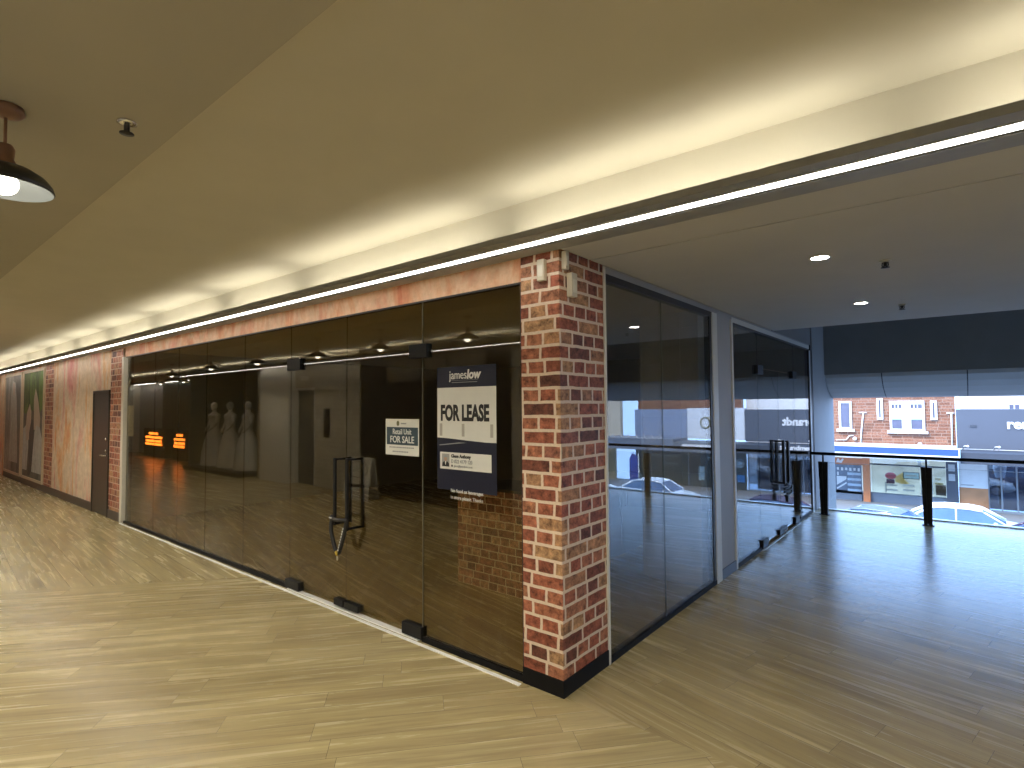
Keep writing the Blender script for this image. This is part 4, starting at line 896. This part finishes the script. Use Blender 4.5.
# ------------------------------------------------------------------ cars
tyre = plain('tyre rubber', (.02,.02,.02), .8); alloy = plain('alloy wheel', (.45,.45,.46), .3, metal=.8)
cglass = plain('car glass', (.05,.10,.20), .05, var=.2, scale=1.0, spec=.9)
lampw = plain('clear lamp', (.8,.82,.85), .15); lampr = plain('red lamp', (.55,.02,.03), .2)
def car(x, y, label, paint, rz=0.0, L=4.5):
    t = thing('parked_car', (0,0,0), label, 'car', 'cars parked along the street')
    s = L/4.5; Wd = .88
    # body: closed loops of the cross-section along the length (front at +x)
    prof = [(-2.22,.42,.72,.80),(-2.12,.26,.92,.86),(-1.75,.20,.98,.88),(-1.2,.18,.96,.89),(-.3,.18,.93,.90),(.6,.18,.92,.90),(1.0,.18,.92,.89),(1.5,.20,.84,.88),(1.95,.24,.74,.85),(2.18,.34,.62,.74),(2.24,.42,.54,.62)]
    m = MB(); rings = []
    for px_, zb, zt, hw in prof:
        zm = zb+(zt-zb)*.55
        sec = [(-hw*.88,zb),(hw*.88,zb),(hw,zb+(zt-zb)*.25),(hw,zm),(hw*.95,zt-.05*(zt-zb)),(hw*.84,zt),(-hw*.84,zt),(-hw*.95,zt-.05*(zt-zb)),(-hw,zm),(-hw,zb+(zt-zb)*.25)]
        rings.append([m.bm.verts.new((px_*s, a, b)) for a, b in sec])
    fs = [m.bm.faces.new(rings[0]), m.bm.faces.new(rings[-1][::-1])]
    for A_, B_ in zip(rings, rings[1:]):
        for i in range(10): q = m.bm.faces.new([A_[i], A_[(i+1)%10], B_[(i+1)%10], B_[i]]); q.smooth = True; fs.append(q)
    bmesh.ops.recalc_face_normals(m.bm, faces=fs)
    body = m.build('body', paint, t); 
    # greenhouse
    gp = [(-1.80,.96),(-1.15,1.34),(-.65,1.42),(.05,1.42),(.45,1.34),(1.12,.92)]
    m = MB(); va = []; 
    for sgn in (-1, 1): va.append([m.bm.verts.new((a*s, sgn*(.80-(b-.92)*.42), b-.012)) for a, b in gp])
    fs = [m.bm.faces.new(va[0]), m.bm.faces.new(va[1][::-1])]
    for i in range(len(gp)): fs.append(m.bm.faces.new([va[0][i], va[0][(i+1)%6], va[1][(i+1)%6], va[1][i]]))
    bmesh.ops.recalc_face_normals(m.bm, faces=fs); m.build('windows', cglass, t)
    m = MB(); va = []
    for sgn in (-1, 1): va.append([m.bm.verts.new((a*s, sgn*(.80-(b-.92)*.42+.004), b)) for a, b in gp[1:5]])
    vb = [[m.bm.verts.new((v.co.x, v.co.y, v.co.z-.05)) for v in r_] for r_ in va]
    for q in ((va[0],va[1]),(vb[0],vb[1])):
        for i in range(3): m.bm.faces.new([q[0][i], q[0][i+1], q[1][i+1], q[1][i]])
    for k_ in range(2):
        for i in range(3): m.bm.faces.new([va[k_][i], va[k_][i+1], vb[k_][i+1], vb[k_][i]])
    for sgn in (-1, 1):
        P_ = lambda a, b: (a*s, sgn*(.80-(b-.92)*.42+.006), b)
        m.tube([P_(1.14,.92), P_(.47,1.34)], .035, n=6); m.tube([P_(-1.80,.96), P_(-1.15,1.34)], .05, n=6); m.tube([P_(-.35,.92), P_(-.35,1.40)], .03, n=6); m.tube([P_(-1.15,1.35), P_(-.65,1.41), P_(.05,1.41), P_(.45,1.35)], .035, n=6)
    m.build('roof', paint, t)
    for sx_ in (-1.38, 1.38):
        for sy in (-1, 1):
            m = MB(); m.lathe([(.15,-.10),(.30,-.10),(.325,-.07),(.325,.07),(.30,.10),(.15,.10)], n=24); bmesh.ops.rotate(m.bm, verts=m.bm.verts, matrix=Matrix.Rotation(R(90),3,'X')); bmesh.ops.translate(m.bm, verts=m.bm.verts, vec=(sx_*s, sy*.80, .325)); wo = m.build('wheel', tyre, t)
            m = MB(); m.lathe([(0,.0),(.05,.02),(.19,.015),(.20,0),(0,0)], n=20); bmesh.ops.rotate(m.bm, verts=m.bm.verts, matrix=Matrix.Rotation(R(90*sy*-1),3,'X')); bmesh.ops.translate(m.bm, verts=m.bm.verts, vec=(sx_*s, sy*.90, .325)); m.build('hub', alloy, wo)
    for sy in (-1, 1):
        m = MB(); m.obox(Matrix.Translation((2.08*s, sy*.62, .62)), (.22,.26,.13), .03); m.build('headlamp', lampw, t)
        m = MB(); m.obox(Matrix.Translation((-2.13*s, sy*.66, .80)), (.14,.32,.15), .03); m.build('tail_lamp', lampr, t)
        m = MB(); m.obox(Matrix.Translation((.78*s, sy*.97, .98)), (.10,.18,.12), .03); m.build('mirror', paint, t)
    t.location = (x,y,ZS)
    t.rotation_euler = (0,0,rz)
    return t
silver = plain('pale silver paint', (.80,.84,.88), .25, metal=.2, var=.02); grey_p = plain('blue grey paint', (.16,.20,.26), .25, metal=.3, var=.02); plum = plain('dark plum paint', (.05,.03,.06), .25, metal=.3); whitep = plain('white paint', (.86,.88,.90), .3, var=.02)
car(2.0, 25.2, 'white car parked across the street, right of the railing post', silver, 0)
car(-.3, 22.8, 'blue grey car parked in the street, left of the railing post', grey_p, R(-12))
car(4.85, 23.0, 'dark plum car at the lower right edge of the street view', plum, 0)
car(11.0, 25.5, 'silver car with red tail lamp mirrored in the side glass', silver, R(180))
car(15.7, 25.3, 'white car mirrored at the left of the side glass, nose to the silver one', whitep, R(180))

# ------------------------------------------------------------------ lights
def area(name, loc, rot, sx_, sy_, power, col):
    l = bpy.data.lights.new(name, 'AREA'); l.shape = 'RECTANGLE'; l.size = sx_; l.size_y = sy_; l.energy = power; l.color = col
    o = bpy.data.objects.new(name, l); C.objects.link(o); o.location = loc; o.rotation_euler = rot; return o
warm = (1.0,.945,.79)
gaps = [1.75,-.44,-2.95,-4.68,-6.85,-8.95,-11.0,-13.1,-15.2,-17.3,-19.4,-21.5]
edges = [6.8, 4.3] + gaps
for b_, a_ in zip(edges, edges[1:]):
    L = (b_-a_)-.30
    area('cove_tube', ((a_+b_)/2, -.20, 2.765), (R(148),0,0), L, .03, 1.3*L, warm)
for i in range(12):
    x = 2.0-2.1*i
    area('opposite_cove_tube', (x, -3.72, 2.79), (R(180),0,0), 1.7, .03, 5, warm)
for x in (4.6, 2.75, .9, *PX):                 # pendant bulb light; positive x are unseen spots added to brighten the foreground floor
    l = bpy.data.lights.new('pendant_and_fill_spot', 'SPOT'); l.energy = 36; l.color = (1,.95,.83); l.shadow_soft_size = .06; l.spot_size = R(166); l.spot_blend = .5
    o = bpy.data.objects.new('pendant_and_fill_spot', l); C.objects.link(o); o.location = (x,-2.405 if x > -1 else -2.30,2.53)
sun = bpy.data.lights.new('sun', 'SUN'); sun.energy = 4.2; sun.angle = R(20); sun.color = (1,.90,.76)
so = bpy.data.objects.new('sun', sun); C.objects.link(so); so.rotation_euler = (R(48), 0, R(-25))

wd = bpy.data.worlds.new('sky'); bpy.context.scene.world = wd; wd.use_nodes = True
bg = wd.node_tree.nodes['Background']; bg.inputs[0].default_value = (.34,.56,1.0,1); bg.inputs[1].default_value = 3.3

# ------------------------------------------------------------------ camera
yaw, pit, rol = R(39.234), R(2.274), R(-.448)
fw = Vector((-math.sin(yaw)*math.cos(pit), math.cos(yaw)*math.cos(pit), math.sin(pit)))
rt = Vector((math.cos(yaw), math.sin(yaw), 0)); up = rt.cross(fw)
r2 = rt*math.cos(rol)+up*math.sin(rol); u2 = -rt*math.sin(rol)+up*math.cos(rol)
cam = bpy.data.cameras.new('camera'); co = bpy.data.objects.new('camera', cam); C.objects.link(co)
co.matrix_world = Matrix(((r2.x,u2.x,-fw.x,1.888),(r2.y,u2.y,-fw.y,-2.778),(r2.z,u2.z,-fw.z,1.75),(0,0,0,1)))
cam.sensor_width = 36; cam.lens = 547.5/1024*36; cam.clip_start = .02; cam.clip_end = 300

sc = bpy.context.scene
sc.camera = co
sc.view_settings.view_transform = 'Standard'; sc.view_settings.look = 'None'; sc.view_settings.gamma = 1; sc.view_settings.exposure = 1.05
sc.view_settings.use_curve_mapping = False
sc.cycles.use_denoising = True
sc.cycles.max_bounces = 8; sc.cycles.transparent_max_bounces = 24; sc.cycles.glossy_bounces = 5; sc.cycles.diffuse_bounces = 4
sc.cycles.sample_clamp_indirect = 6
